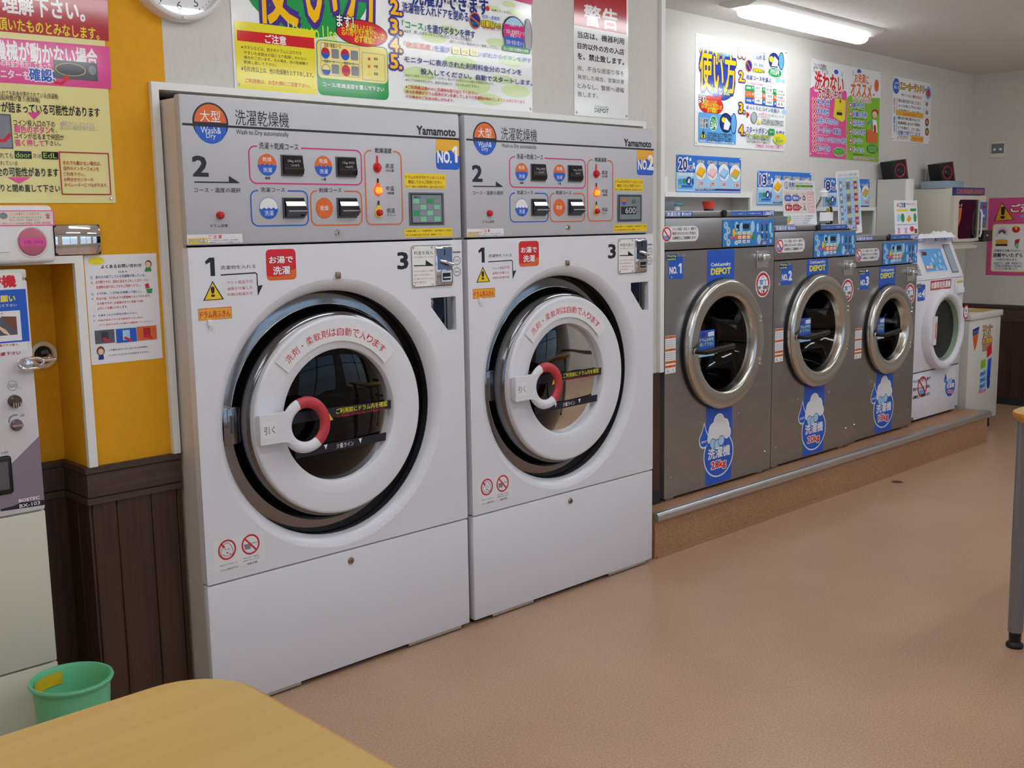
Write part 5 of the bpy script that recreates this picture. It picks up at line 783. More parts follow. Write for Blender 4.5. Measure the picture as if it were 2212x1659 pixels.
washer(4.266, 5.046, .146, 1.451, 1.420, 1.269, (4.678, .878), .272, .190, 3, '13kg', '500円', (4.307, 1.341), (4.590, 1.274), (4.330, 1.138), (4.558, 4.762), (4.962, 1.078), (4.292, .731), (4.671, .383, 4.568, 4.780), (4.912, 1.160), 'stainless coin washer with the 13kg badge and NO.3 sticker')
# ------------------------------------------------------------------ the white washer at the end of the row
def white_washer():
    x0, y, w = 5.085, .176, .722; OF = (x0, .22); t = thing('coin_washer', (x0, y, .22), 'white front-loading coin washer numbered NO.4 at the end of the washer row', 'washing machine')
    Z = lambda v: v - .22; X = lambda v: v - x0
    MB().rbox(0, 0, Z(.555), w, .50, Z(1.150), .008, 'washer_white').box(.01, .01, Z(.545), w - .01, .48, Z(.556), 'grey_plastic').build('body', t)
    MB().rbox(0, .004, Z(.238), w, .50, Z(.547), .008, 'washer_white').build('base_panel', t)
    MB().box(.03, .04, -.0005, w - .03, .46, .03, 'rubber').build('foot_frame', t)
    # sloping control head
    y1 = .10
    MB().prismx([(.002, Z(1.152)), (y1, Z(1.385)), (y1, Z(1.402)), (.42, Z(1.402)), (.42, Z(1.152))], .002, w - .002, 'washer_white').build('control_head', t)
    MB().rbox(.0, .085, Z(1.392), w - .012, .44, Z(1.418), .004, 'washer_white').build('top_lid', t)
    q = Ink('top_sticker', t, .0845, OF); q.flat([(x0 + .01, 1.395), (x0 + .30, 1.395), (x0 + .30, 1.415), (x0 + .01, 1.415)], 'bl'); q.flat([(x0 + .44, 1.395), (x0 + .70, 1.395), (x0 + .70, 1.415), (x0 + .44, 1.415)], 'bl'); q.text('300円 dOOr ドアを閉める', x0 + .02, 1.399, x0 + .29, 1.411, 'w', .02); q.text('洗濯目安 約30分', x0 + .455, 1.398, x0 + .69, 1.412, 'w', .03)
    ang = math.atan2(y1 - .002, 1.385 - 1.152)
    hp = MB().box(.19, -.004, .045, .515, .0, .215, 'white_plastic').build('control_panel', t, (0, .002, Z(1.152)), (-ang, 0, 0))
    q = Ink('panel_print', hp, -.0043); q.flat(rrect(.197, .052, .508, .208, .004), 'sk2')
    for u, v in ((.22, .18), (.30, .10), (.34, .13), (.40, .16), (.44, .12), (.47, .17), (.42, .08), (.46, .07), (.36, .07)): q.flat(circ(u, v, .016, 16), 'sk')
    q.flat([(.215, .165), (.285, .165), (.285, .19), (.215, .19)], 'g3'); q.flat([(.205, .068), (.31, .068), (.31, .095), (.205, .095)], 'or'); q.flat(circ(.335, .085, .014, 16), 'gr'); q.flat(circ(.225, .185, .012, 16), 'r')
    for k in range(3): MB().rbox(.218 + .03 * k, -.008, .072, .238 + .03 * k, -.003, .092, .001, 'white_plastic', 1).build('push_button', hp)
    MB().box(.565, -.003, .03, .665, 0, .235, 'grey_plastic').box(.572, -.0036, .038, .658, -.002, .228, 'bluegrey_plastic').build('instruction_panel', t, (0, .002, Z(1.152)), (-ang, 0, 0))
    cu = MB().box(.012, -.004, .015, .135, 0, .235, 'white_trim').box(.025, -.0045, .12, .12, -.003, .225, 'grey_plastic').box(.03, -.005, .03, .115, -.003, .11, 'bluegrey_plastic').build('coin_unit', t, (0, .002, Z(1.152)), (-ang, 0, 0))
    MB().lathe([(.0, -.02), (.012, -.018), (.014, -.004)], (.065, 0, .075), 'chrome', 14).tube([(.06, -.018, .08), (.085, -.022, .06)], .004, 'chrome', 6).build('coin_lever', cu)
    cx, cz = X(5.475), Z(.815); ro = .268; ri = .208; c3 = (cx, 0, cz)
    dd = MB().lathe([(ro, 0), (ro, -.03), (ro - .012, -.05), (ro - .03, -.056), (ri + .01, -.05), (ri, -.036), (ri - .008, .0)], c3, 'washer_white', 72).build('door', t)
    MB().lathe([(ri - .006, -.004), (ri * .9, .02), (ri * .8, .028), (0, .03)], c3, 'washer_glass', 56).build('door_window', dd)
    MB().lathe([(ri - .004, .0), (ri - .004, -.0355), (ri - .010, -.034), (ri - .012, 0)], c3, mat('green_rim', '9fb39a', .2), 56).build('window_rim', dd)
    MB().lathe([(ri, -.0008), (.0, -.0006)], c3, 'drum_dark', 56).build('tub', t)
    MB().prism([(cx - ri - .03, cz - .085), (cx - ri + .022, cz - .085), (cx - ri + .032, cz + .1), (cx - ri - .018, cz + .1)], -.062, -.03, 'washer_white').build('door_handle', dd)
    q = Ink('handle_label', dd, -.0625); q.flat([(cx - ri + .002, cz - .045), (cx - ri + .014, cz - .045), (cx - ri + .018, cz + .06), (cx - ri + .006, cz + .06)], 'or')
    q = Ink('clothes_sign', t, -.0004, OF); q.flat([(5.306, 1.080), (5.608, 1.080), (5.608, 1.142), (5.306, 1.142)], 'dr'); q.text('衣類専用洗濯機', 5.316, 1.090, 5.598, 1.133, 'w', .05)
    MB().rbox(X(5.664), -.008, Z(1.035), X(5.786), 0, Z(1.132), .004, 'washer_white').box(X(5.675), -.0085, Z(1.112), X(5.775), -.007, Z(1.124), mat('ink_am', PAL['am'])).prismx([(-.0085, Z(1.095)), (-.022, Z(1.075)), (-.022, Z(1.045)), (-.0085, Z(1.040))], X(5.685), X(5.770), 'white_plastic').build('detergent_drawer', t)
    q = Ink('number_sticker', t, -.0004, OF); a, b = 5.128, 1.020; q.flat(rrect(a, b, a + .105, b + .105, .01), 'bl'); q.flat(rrect(a - .014, b + .084, a + .05, b + .112, .005), 'n'); q.text('Washing', a - .01, b + .099, a + .045, b + .109, 'yg', .02); q.text('machine', a - .01, b + .087, a + .045, b + .096, 'yg', .02); q.text('NO.', a + .008, b + .025, a + .06, b + .055, 'w', .06); q.text('4', a + .066, b + .025, a + .098, b + .07, 'w', .07)
    q = Ink('prohibition_sticker', t, .0036, OF); a, b = 5.256, .452
    q.flat(circ(a, b, .068, 36), 'cr'); q.flat(circ(a, b, .054, 36), 'lab'); q.flat(circ(a, b - .01, .045, 24, 195, 345), 'sk2'); q.line([(a - .042, b + .042), (a + .042, b - .042)], .014, 'cr')
    for k, s in enumerate(('ペット用品・おむつ・屋外で', '使用されたもののご利用は、', '公衆衛生上ご遠慮願います！')): q.text(s, a - .13, b + .034 - .052 * k, a + .115, b + .056 - .052 * k, 'k', .05)
    badge(t, 5.672, .405, '8kg', None, 0, 0, .0036, OF, .62)
    q = Ink('detergent_sign', dd, -.0575, (0, 0)); a, b = cx + ro - .012, cz + .10; q.flat(circ(a, b, .04, 28, rz=.05), 'cr'); q.flat(circ(a, b, .03, 28, rz=.038), 'w'); q.flat([(a - .015, b), (a + .012, b), (a + .012, b + .018), (a - .015, b + .018)], 'sk2'); q.text('不要', a - .012, b - .022, a + .012, b - .008, 'k', .04)
    for a in (.03, w - .045): MB().box(a, -.002, Z(.244), a + .02, .004, Z(.262), 'grey_plastic').build('base_screw', t)
white_washer()
# ================================================================== POSTERS AND SIGNS
def board(t, w, h, m='board', th=.003, name='board', r=.003):
    o = MB().rbox(0, -th, 0, w, 0, h, min(r, th * .45), m, 1).build(name, t); return o
def pins(t, pts, y=-.003):
    for x, z in pts: MB().lathe([(.0, -.004), (.004, -.0035), (.006, 0)], (x, y, z), 'chrome', 10).build('pin', t)
YW = .1299
def poster(key, name, loc, w, h, label, cat='poster', rz=0, gloss=True, m='board', th=.003, pn=None, group=None):
    t = thing(name, loc, label, cat, rz, group); board(t, w, h, m, th); draw(t, ART[key], -th - .0003, gloss=gloss)
    d = .014
    pins(t, pn if pn is not None else ((d, d), (w - d, d), (d, h - d), (w - d, h - d)), -th)
    return t
poster('dryer_poster', 'instruction_poster', (.262, YW, 2.0), 1.346, .66, 'large glossy how-to-use poster with green circle on the wall over the washer-dryers')
poster('warning_sign', 'warning_sign', (1.855, YW, 2.003), .350, .545, 'narrow white warning sign with red heading on the wall over the washer-dryers', 'sign')
mat('poster_cream', 'ece29c', .14)
poster('notice_poster', 'trouble_poster', (-.95, YW, 1.637), .795, .80, 'pale yellow trouble notice with red and pink bands on the yellow wall', 'poster', m='poster_cream')
t = thing('faq_sheet', (-.263, .1299, 1.161), 'white question-and-answer sheet pinned to the yellow wall beside the washer-dryer', 'notice'); board(t, .225, .325, 'paper', .0008, 'sheet', .0002); draw(t, ART['faq_sheet'], -.0011)
def wallposter(key, name, s, z, w, h, label, **k): return poster(key, name, bw(s, z, -.0001), w, h, label, rz=BT, **k)
wallposter('washer_poster', 'washer_poster', -.633, 1.981, 1.004, .620, 'white how-to-use poster with blue oval on the wall under the lit ceiling lamp')
wallposter('guide_poster', 'guide_poster', .687, 1.964, 1.003, .620, 'half pink, half green laundry guide poster on the wall over the washers')
wallposter('sneaker_poster', 'sneaker_poster', 1.887, 2.112, .668, .460, 'small white sneaker-laundry poster beyond the pink and green poster')
mat('card_blue', '2a78d8', .2)
def size_card(s, z, kg, label):
    t = thing('size_card', bw(s, z, -.0001), label, 'sign', BT); board(t, .668, .209, 'card_blue'); draw(t, ART['size_card'], -.0033)
    q = Ink('capacity_print', t, -.0056); q.text(kg, .018, .125, .098 if len(kg) > 1 else .075, .186, 'n', .05, 'w', .1)
    pins(t, ((.01, .2), (.658, .2)))
size_card(-.809, 1.716, '20', 'blue load-size card reading 20kg on the wall behind the 28kg washer')
size_card(.049, 1.645, '13', 'blue load-size card reading 13kg behind the detergent notice stand')
size_card(.895, 1.618, '8', 'blue load-size card reading 8kg behind the tall price stand')
t = thing('caution_poster', (7.5599, .765, 1.068), 'pink theft warning poster with yellow triangle on the far wall', 'poster', R90); board(t, .85, .63, mat('poster_pink', 'd8508e', .5), .002); draw(t, ART['pink_poster'], -.0023)
# ================================================================== CLOCK, MIRROR, INTERCOM
ck = thing('wall_clock', (.077, .13, 2.342), 'round white wall clock above the corner of the dryer frame', 'clock')
MB().lathe([(.0, -.02), (.140, -.02), (.143, -.045), (.150, -.048), (.156, -.044), (.160, -.030), (.160, 0)], (0, 0, 0), 'white_plastic', 72).build('case', ck)
q = Ink('dial_print', ck, -.0203)
for i in range(12):
    a = math.radians(90 - 30 * (i + 1)); s = str(i + 1); q.text(s, .112 * math.cos(a) - .008 * len(s), .112 * math.sin(a) - .013, .112 * math.cos(a) + .008 * len(s), .112 * math.sin(a) + .013, 'k')
for i in range(60):
    a = math.radians(6 * i); q.flat(circ(.133 * math.cos(a), .133 * math.sin(a), .0016 if i % 5 else .0028, 8), 'k')
MB().box(-.004, -.024, -.01, .004, -.022, .075, 'black_plastic').build('hour_hand', ck); MB().box(-.003, -.027, -.012, .003, -.025, .105, 'black_plastic').build('minute_hand', ck, None, (0, 1.2, 0))
MB().lathe([(.0, -.041), (.142, -.041)], (0, 0, 0), 'clock_glass', 72).build('cover_glass', ck)
MB().rbox(-.005, -.053, -.156, .007, -.045, -.146, .002, 'white_plastic').build('cover_catch', ck)
mi = thing('wall_mirror', (-.348, .1299, 1.490), 'small rectangular mirror on the yellow wall beside the intercom', 'mirror')
vs = []; fs = []; nx, nz = 16, 10; mw, mh = .132, .084
for j in range(nz + 1):
    for i in range(nx + 1):
        u, v = i / nx - .5, j / nz - .5; vs.append((mw * (u + .5), -.010 - .016 * (1 - (u * 2) ** 2) * .5 - .012 * (1 - (v * 2) ** 2) * .5, mh * (v + .5)))
for j in range(nz):
    for i in range(nx): a = j * (nx + 1) + i; fs.append((a, a + 1, a + nx + 2, a + nx + 1))
MB().add(vs, fs, 'mirror', True).build('mirror_glass', mi); MB().rbox(-.0015, -.012, -.0015, mw + .0015, 0, mh + .0015, .002, 'black_plastic').build('backing', mi)
ic = thing('intercom', (-.374, .05, 1.472), 'white wall intercom with a pink round call button and telephone label', 'intercom')
MB().rbox(-.30, 0, 0, 0, .080, .158, .012, 'white_plastic', 4).build('case', ic)
MB().rbox(-.27, -.002, .03, -.125, .004, .088, .002, 'paper', 1).build('name_panel', ic)
bt = MB().lathe([(.0, -.006), (.034, -.006), (.037, -.004), (.038, 0)], (-.063, 0, .0575), mat('pink_button', 'c26a80', .4), 48).build('call_button', ic)
MB().lathe([(.038, 0), (.042, -.002), (.050, .004), (.052, .008)], (-.063, 0, .0575), 'white_plastic', 48).build('button_surround', ic)
q = Ink('button_label', bt, -.0064); q.flat([(-.096, .047), (-.031, .047), (-.031, .068), (-.096, .068)], 'pk'); q.text('お問い合わせ', -.087, .052, -.036, .063, 'pu', .01)
draw(ic, ART['intercom'], -.0005); 
# ================================================================== CHANGE MACHINE, BIN
cm = thing('change_machine', (-.459, .05, 0), 'cream and grey money-change machine standing in the yellow alcove', 'change machine')
MB().rbox(-.50, .009, .318, 0, .215, 1.429, .004, 'machine_cream').build('cabinet', cm)
MB().rbox(-.498, -.004, .775, -.002, .008, 1.425, .004, 'machine_white').build('front_door', cm)
MB().rbox(-.50, -.002, 1.430, 0, .10, 1.456, .006, 'machine_cream').build('top_cover', cm)
MB().rbox(-.498, -.002, .322, -.002, .008, .770, .003, 'machine_cream').build('lower_door', cm)
MB().rbox(-.50, .0, 0, 0, .215, .316, .003, 'machine_cream').build('pedestal', cm)
draw(cm, ART['changer'], -.0043)
kb = MB().lathe([(.0, -.022), (.012, -.021), (.017, -.016), (.018, -.004), (.0185, 0)], (-.062, 0, 1.094), mat('slot_grey', '5a4a46', .3, metal=.5), 28).build('coin_insert', cm)
for k in range(4): MB().box(-.072 + .006 * k, -.0235, 1.080, -.069 + .006 * k, -.021, 1.092, 'chrome').build('rib', kb)
MB().lathe([(.0, -.014), (.012, -.014), (.016, -.010), (.017, 0)], (-.062, 0, 1.027), mat('knob_mauve', '7a6470', .3, metal=.4), 28).box(-.076, -.022, 1.024, -.048, -.012, 1.030, 'chrome').build('return_knob', cm)
MB().rbox(-.30, -.012, .838, -.085, 0, .945, .008, 'black_plastic').box(-.29, -.0125, .852, -.096, -.011, .93, 'dark_steel').build('payout_tray', cm)
def link(c, a, b, ax, r=.0055):
    pts = []
    for k in range(20):
        t_ = 2 * math.pi * k / 20; u = a * math.cos(t_) + (.4 * a if math.cos(t_) > 0 else -.4 * a); v = b * math.sin(t_)
        pts.append((c[0] + u, c[1] + (v if ax == 'y' else 0), c[2] + (v if ax == 'z' else 0)))
    return MB().tube(pts, r, 'chrome', 8, True)
link((-.016, -.024, 1.196), .024, .014, 'z').build('chain_link', cm); link((.034, -.006, 1.202), .016, .020, 'y').build('chain_link', cm); MB().tube([(.05, .014, 1.204), (.074, .084, 1.202), (.101, .15, 1.196), (.117, .205, 1.19)], .005, 'chrome', 8).build('chain_cable', cm)
MB().lathe([(.0, -.02), (.010, -.019), (.012, -.012), (.012, .02)], (-.023, -.014, 1.196), 'chrome', 16).build('anchor_bolt', cm)
bn = thing('waste_bin', (-.490, -.125, 0), 'small round green plastic waste bin in front of the change machine', 'bin')
MB().lathe([(.0, .004), (.080, .004), (.0805, .012), (.099, .320), (.104, .330), (.110, .330), (.112, .324), (.108, .316), (.102, .314), (.083, .0), (.0, .0)], (0, 0, 0), 'bin_green', 64, 'z').build('bucket', bn)
def curved(r, a0, a1, z0, z1, m, name, parent, slope=0):
    vs = []; n = 14
    for i in range(n + 1):
        a = math.radians(a0 + (a1 - a0) * i / n)
        for z in (z0, z1): rr = r + slope * z; vs.append((rr * math.cos(a), rr * math.sin(a), z))
    return MB().add(vs, [(2 * i, 2 * i + 2, 2 * i + 3, 2 * i + 1) for i in range(n)], m, True).build(name, parent)
curved(.0783, 84, 150, .280, .316, mat('bin_tape', 'e8c020', .5), 'yellow_tape', bn, .058)
curved(.0838, -110, -50, .165, .262, 'paper', 'paper_label', bn, .0605)
q = Ink('label_lettering', bn, 0)
def wrap(r0, sl, a0, X, Z): a = math.radians(a0) + X / .098; r = r0 + sl * Z; return r * np.cos(a), r * np.sin(a), Z
q.text('ソフターシート用', 0, .222, .078, .238, 'n', .01, xf=lambda X, Z: wrap(.0844, .0605, -104, X, Z)); q.text('ゴミ箱です', 0, .185, .06, .200, 'n', xf=lambda X, Z: wrap(.0844, .0605, -104, X, Z))
# ================================================================== TABLES
def table(name, loc, w, d, label, legs, corner=.10):
    t = thing(name, loc, label, 'table'); H = .88
    n = 8
    def outl(e): 
        r = corner - e; p = []
        for cx, cy, a in ((w - corner, d - corner, 0), (corner, d - corner, 90), (corner, corner, 180), (w - corner, corner, 270)): p += [(cx + (corner - e) * math.cos(math.radians(a + 90 * i / n)), cy + (corner - e) * math.sin(math.radians(a + 90 * i / n))) for i in range(n + 1)]
        return p
    def slab(e0, prof, m, cap):
        mb = MB(); L = len(outl(0)); vs = []
        for e, z in prof: vs += [(x, y, z) for x, y in outl(e)]
        fs = []
        for k in range(len(prof) - 1): fs += [(k * L + i, k * L + (i + 1) % L, (k + 1) * L + (i + 1) % L, (k + 1) * L + i) for i in range(L)]
        mb.add(vs, fs, m, True)
        if cap is not None: mb.add([(x, y, prof[-1][1]) for x, y in outl(prof[-1][0])], [list(range(L))], cap); mb.add([(x, y, prof[0][1]) for x, y in outl(prof[0][0])], [list(range(L))[::-1]], m)
        return mb
    slab(0, [(.010, H - .0005), (.010, H)], 'table_wood', 'table_wood').build('table_top', t)
    slab(0, [(.05, H - .045), (.022, H - .040), (.006, H - .026), (.0, H - .012), (.002, H - .004), (.010, H - .0002)], 'table_edge', None).build('edge_band', t)
    slab(0, [(.011, H - .03), (.011, H - .001)], 'table_edge', 'table_edge').build('core', t)
    for lx, ly in legs:
        l = MB().lathe([(.0, .06), (.026, .06), (.029, .40), (.030, H - .03), (.0, H - .03)], (lx, ly, 0), 'leg_grey', 24, 'z').build('leg', t)
        MB().lathe([(.0, 0), (.029, 0), (.031, .006), (.029, .014), (.020, .022), (.022, .055), (.026, .063), (.0, .064)], (lx, ly, 0), 'rubber', 20, 'z').build('foot', l)
table('round_corner_table', (-2.0, -2.30, 0), 1.206, .748, 'wooden-topped table with rounded corner near the green waste bin', ((1.10, .64), (.12, .64), (.12, .12), (1.10, .12)), .115)
table('round_corner_table', (2.252, -2.25, 0), 1.2, .71, 'wooden-topped table with grey tube leg out on the shop floor', ((.098, .665), (1.10, .62), (.10, .10), (1.10, .10)), .10)
# ================================================================== THINGS ON AND BEHIND THE WASHERS
def scoop(x, y, z, label):
    t = thing('grey_tray', (x, y, z), label, 'tray')
    MB().rbox(-.10, -.06, 0, .09, .06, .006, .002, 'grey_plastic', 1).build('base', t); MB().rbox(-.09, -.05, .005, .035, .05, .050, .004, 'grey_plastic').box(-.08, -.04, .049, .027, .04, .0505, 'black_plastic').build('holder', t)
    return t
scoop(2.69, .32, 1.6025, 'grey plastic tray on top of the 28kg washer near the wall corner')
tl = thing('teal_lid', (2.825, .34, 1.6025), 'small teal oval lid beside the grey tray on the 28kg washer', 'lid')
MB().lathe([(.0, .014), (.030, .014), (.036, .010), (.036, .004), (.0, .002)], (0, 0, .026), 'teal', 24, 'z').build('lid', tl); MB().lathe([(.0, .03), (.018, .03), (.022, 0), (.0, 0)], (0, 0, 0), 'white_plastic', 20, 'z').build('pot', tl)
scoop(3.56, .23, 1.5225, 'grey plastic tray on top of the 20kg washer behind its header')
cup = thing('red_cup', (3.128, .36, 1.6025), 'red cup with dark base on top of the 28kg washer', 'cup')
MB().lathe([(.0, .012), (.026, .012), (.036, .052), (.034, .052), (.026, .016), (.0, .016)], (0, 0, 0), 'cup_red', 28, 'z').build('bowl', cup); MB().lathe([(.0, 0), (.024, 0), (.027, .012), (.0, .0121)], (0, 0, 0), 'black_plastic', 28, 'z').build('base', cup)
# detergent notice on a stand
ds = thing('detergent_stand', (3.77, .31, 1.5225), 'white detergent notice card standing on top of the 20kg washer', 'notice stand')
MB().box(0, 0, 0, .345, .003, .252, 'paper').build('card', ds, None, (-.10, 0, 0)); MB().box(.05, -.01, 0, .30, .07, .003, 'pet').build('stand', ds)
cd = [o for o in ds.children if o.name.startswith('card')][0]
q = Ink('card_print', cd, -.0004)
q.flat(circ(.045, .222, .02, 24), 'n'); q.flat(circ(.045, .222, .016, 24), 'w'); q.text('i', .042, .211, .048, .233, 'n', .03); q.text('洗剤', .070, .212, .130, .240, 'n', .04); q.text('について', .075, .198, .128, .209, 'n', .02)
q.text('投入不要の洗濯機です。自動で投入されます', .140, .232, .315, .240, 'k'); q.flat([(.138, .212), (.325, .212), (.325, .227), (.138, .227)], 'lgn'); q.text('当店の洗濯機は洗剤不要', .142, .214, .320, .225, 'k', .02); q.text('※洗剤を入れますと泡があふれます', .14, .199, .32, .207, 'k')
q.flat([(.012, .066), (.335, .066), (.335, .192), (.012, .192)], 'lab2')
for k, (s1, s2, c, g) in enumerate((('少ない', '軽め', 'bl', '◎'), ('多い', 'ひどい', 'dr', '△'))):
    z = .152 - .053 * k; q.flat(rrect(.018, z - .018, .090, z + .016, .014), c); q.flat(rrect(.096, z - .018, .170, z + .016, .014), c); q.text(s1, .030, z - .009, .080, z + .009, 'w', .03); q.text(s2, .108, z - .009, .160, z + .009, 'w', .03); q.flat([(.174, z + .012), (.190, z), (.174, z - .012)], 'g4'); q.text(g, .205, z - .014, .235, z + .014, 'n', .02); q.text('洗濯物', .030, z + .018, .075, z + .025, 'k'); q.text('汚れ具合', .108, z + .018, .155, z + .025, 'k'); q.text('仕上り', .203, z + .018, .238, z + .025, 'k')
q.frame(.255, .070, .325, .188, .006, .002, 'pk'); 
for k, s in enumerate(('洗濯量', 'ご確認下さい', '汚れに', '合わせて', 'ご利用', '下さい')): q.text(s, .264, .170 - .018 * k, .317, .180 - .018 * k, 'pk')
q.flat([(.020, .020), (.045, .008), (.075, .030), (.050, .042)], 'am'); q.flat([(.035, .040), (.055, .060), (.075, .045), (.070, .028)], 'gn2')
for k in range(4): q.text('投入口に入れないでください。当店の洗濯機は自動で', .085, .046 - .013 * k, .31 - .02 * k, .054 - .013 * k, 'k' if k < 2 else 'n')
bo = thing('spray_bottle', (4.265, .36, 1.5225), 'clear plastic bottle with white cap beside the detergent notice', 'bottle')
MB().lathe([(.0, .0), (.050, .0), (.056, .006), (.056, .075), (.050, .105), (.030, .135), (.020, .150), (.020, .165), (.0, .166)], (0, 0, 0), 'pet', 32, 'z').build('bottle', bo); MB().lathe([(.021, .160), (.024, .162), (.024, .190), (.014, .196), (.014, .210), (.0, .211)], (0, 0, 0), 'white_plastic', 24, 'z').build('cap', bo); MB().rbox(.050, -.012, .055, .070, .012, .095, .005, mat('grip_yellow', 'd8c82a', .4)).build('grip', bo); curved(.0567, 190, 330, .02, .07, 'paper', 'label', bo)
ts = thing('price_stand', (4.46, .36, 1.4505), 'tall blue price list card standing on top of the 13kg washer', 'notice stand')
MB().rbox(0, 0, 0, .275, .003, .385, .001, 'paper', 1).build('card', ts, None, (-.06, -.06, 0)); MB().box(.02, -.01, 0, .25, .06, .003, 'pet').build('stand', ts)
cd = [o for o in ts.children if o.name.startswith('card')][0]
q = Ink('card_print', cd, -.0004); q.flat([(.014, .055), (.262, .055), (.262, .345), (.014, .345)], 'sk'); q.text('コインランドリー料金のご案内', .03, .352, .245, .368, 'n')
for k in range(4):
    z = .295 - .073 * k; q.flat([(.030, z - .03), (.060, z - .03), (.060, z + .03), (.030, z + .03)], 'g5'); q.flat([(.036, z - .01), (.054, z - .01), (.054, z + .015), (.036, z + .015)], 'w'); q.text('→', .072, z - .008, .09, z + .008, 'pk', .05); q.flat([(.105, z - .024), (.158, z - .024), (.158, z + .024), (.105, z + .024)], 'g5'); q.flat(circ(.13, z, .012, 12), 'g4'); q.text('→', .168, z - .008, .186, z + .008, 'pk', .05); q.flat([(.198, z - .024), (.240, z - .024), (.240, z + .024), (.198, z + .024)], 'dr'); q.flat(circ(.13, z + .036, .022, 16, rz=.007), 'yl'); q.flat(circ(.22, z + .036, .022, 16, rz=.007), 'yl')
    q.text(('洗濯', '乾燥', '洗乾', '毛布')[k], .204, z - .010, .234, z + .010, 'w', .02)
q.text('◇', .195, .012, .215, .045, 'gr', .03)
nt = thing('notice_stand', (5.27, .41, 1.4175), 'white caution card with pink marks standing on top of the white washer', 'notice stand')
MB().rbox(0, 0, 0, .325, .003, .250, .001, 'paper', 1).build('card', nt, None, (-.08, 0, 0)); MB().box(.02, -.01, 0, .30, .06, .003, 'pet').build('stand', nt)
cd = [o for o in nt.children if o.name.startswith('card')][0]
q = Ink('card_print', cd, -.0004); q.text('ご注意', .07, .205, .155, .235, 'n', .05); q.flat([(.03, .21), (.05, .235), (.06, .21)], 'or'); q.text('お洗濯の前に必ずご確認ください', .165, .222, .31, .232, 'r'); q.flat([(.03, .178), (.19, .178), (.19, .192), (.03, .192)], 'yl'); q.flat([(.22, .178), (.305, .178), (.305, .196), (.22, .196)], 'gr')
q.flat([(.03, .115), (.075, .115), (.085, .155), (.04, .16)], 'sk'); q.flat(circ(.11, .135, .025, 20, rz=.03), 'gr'); q.flat([(.16, .12), (.20, .105), (.235, .13), (.20, .155)], 'am'); q.flat(circ(.285, .135, .022, 20, rz=.03), 'gr'); q.text('※汚れのひどいものは軽く落としてからお洗い下さい。', .03, .085, .30, .094, 'k'); q.text('✕', .035, .03, .065, .07, 'pk', .08); q.text('✕', .135, .03, .165, .07, 'pk', .08); q.flat(circ(.235, .06, .03, 20, rz=.018), 'cr'); q.flat([(.27, .03), (.31, .03), (.31, .06), (.27, .06)], 'br')
# folded white cloth on the white washer
cl = thing('white_cloth', (5.50, .285, 1.4182), 'crumpled white cloth lying on top of the white washer', 'cloth')
vs = []; fs = []; random.seed(3)
for j in range(9):
    for i in range(17):
        e = min(i, 16 - i, j * 2, (8 - j) * 2); h = .001 + (.012 + .018 * random.random()) * min(1, e / 3) + .018 * math.exp(-((i - 13) / 2.2) ** 2) * min(1, e / 2); vs.append((-.13 + .34 * i / 16 + .008 * random.random(), -.10 + .17 * j / 8 + .01 * random.random(), h if e else 0))
for j in range(8):
    for i in range(16): a = j * 17 + i; fs.append((a, a + 1, a + 18, a + 17))
MB().add(vs, fs, mat('cloth_white', 'e8e6ea', .9), True).build('folds', cl)
# narrow white casing on the wall, sneaker dryer, speakers
cb = thing('pipe_cabinet', (5.87, .655, .0), 'narrow white wall cabinet behind the white washer with a speaker on top', 'cabinet')
MB().box(0, 0, .2196, .115, .212, 1.825, 'fridge_white').build('casing', cb); MB().rbox(-.003, -.012, 0.24, .085, .0, 1.8245, .003, 'white_trim').build('door', cb); MB().box(.088, -.008, .22, .115, 0, 1.8245, 'white_trim').build('side_strip', cb)
def speaker(x, y, z, rz, k, label):
    t = thing('speaker', (x, y, z), label, 'speaker', rz)
    b = MB().prism([(-.065 * k, 0), (.085 * k, 0), (.05 * k, .155 * k), (-.10 * k, .135 * k)], 0, .12 * k, 'black_plastic').build('box', t)
    MB().lathe([(.0, -.004), (.02 * k, -.006), (.030 * k, .0)], (-.008 * k, -.001, .068 * k), 'black_plastic', 28).build('cone', b); MB().lathe([(.044 * k, -.001), (.050 * k, -.003), (.054 * k, -.001)], (-.008 * k, 0, .068 * k), mat('red_ring', 'a02030', .4), 32).build('red_ring', b)
    MB().prism([(.070 * k, .006), (.076 * k, .006), (.043 * k, .148 * k), (.037 * k, .147 * k)], -.002, .001, 'red_ring').build('red_stripe', b)
speaker(5.925, .72, 1.8251, math.radians(-18), .92, 'black speaker with red ring on top of the narrow white wall cabinet')
sd = thing('sneaker_dryer', (6.50, .592, 1.365), 'cream wall-mounted sneaker dryer with dark window and blue sign', 'shoe dryer')
MB().rbox(0, .012, .03, .55, .31, .40, .006, 'cream_plastic').build('cabinet', sd)
MB().plate(rrect(.0, .0, .56, .345, .02, 4), [rrect(.082, .02, .452, .315, .03, 4)], -.012, .014, 'cream_plastic').build('front_frame', sd)
MB().box(.07, .0, .01, .46, .004, .325, 'sneaker_glass').build('door_window', sd); MB().box(.06, .0095, .01, .47, .0118, .33, 'liner_grey').build('liner', sd)
q = Ink('window_sticker', sd, -.0005); q.text('シューズ', .085, .262, .165, .285, 'w', .04); q.flat([(.085, .255), (.165, .255), (.15, .17), (.115, .115), (.09, .19)], 'or')
sg = MB().box(.012, -.016, .350, .520, .012, .405, mat('sign_indigo', '3c3f8c', .4)).build('sign_board', sd); q = Ink('sign_lettering', sg, -.0163); q.text('COIN SNEAKER LAUNDRY', .03, .360, .50, .392, 'or', .05)
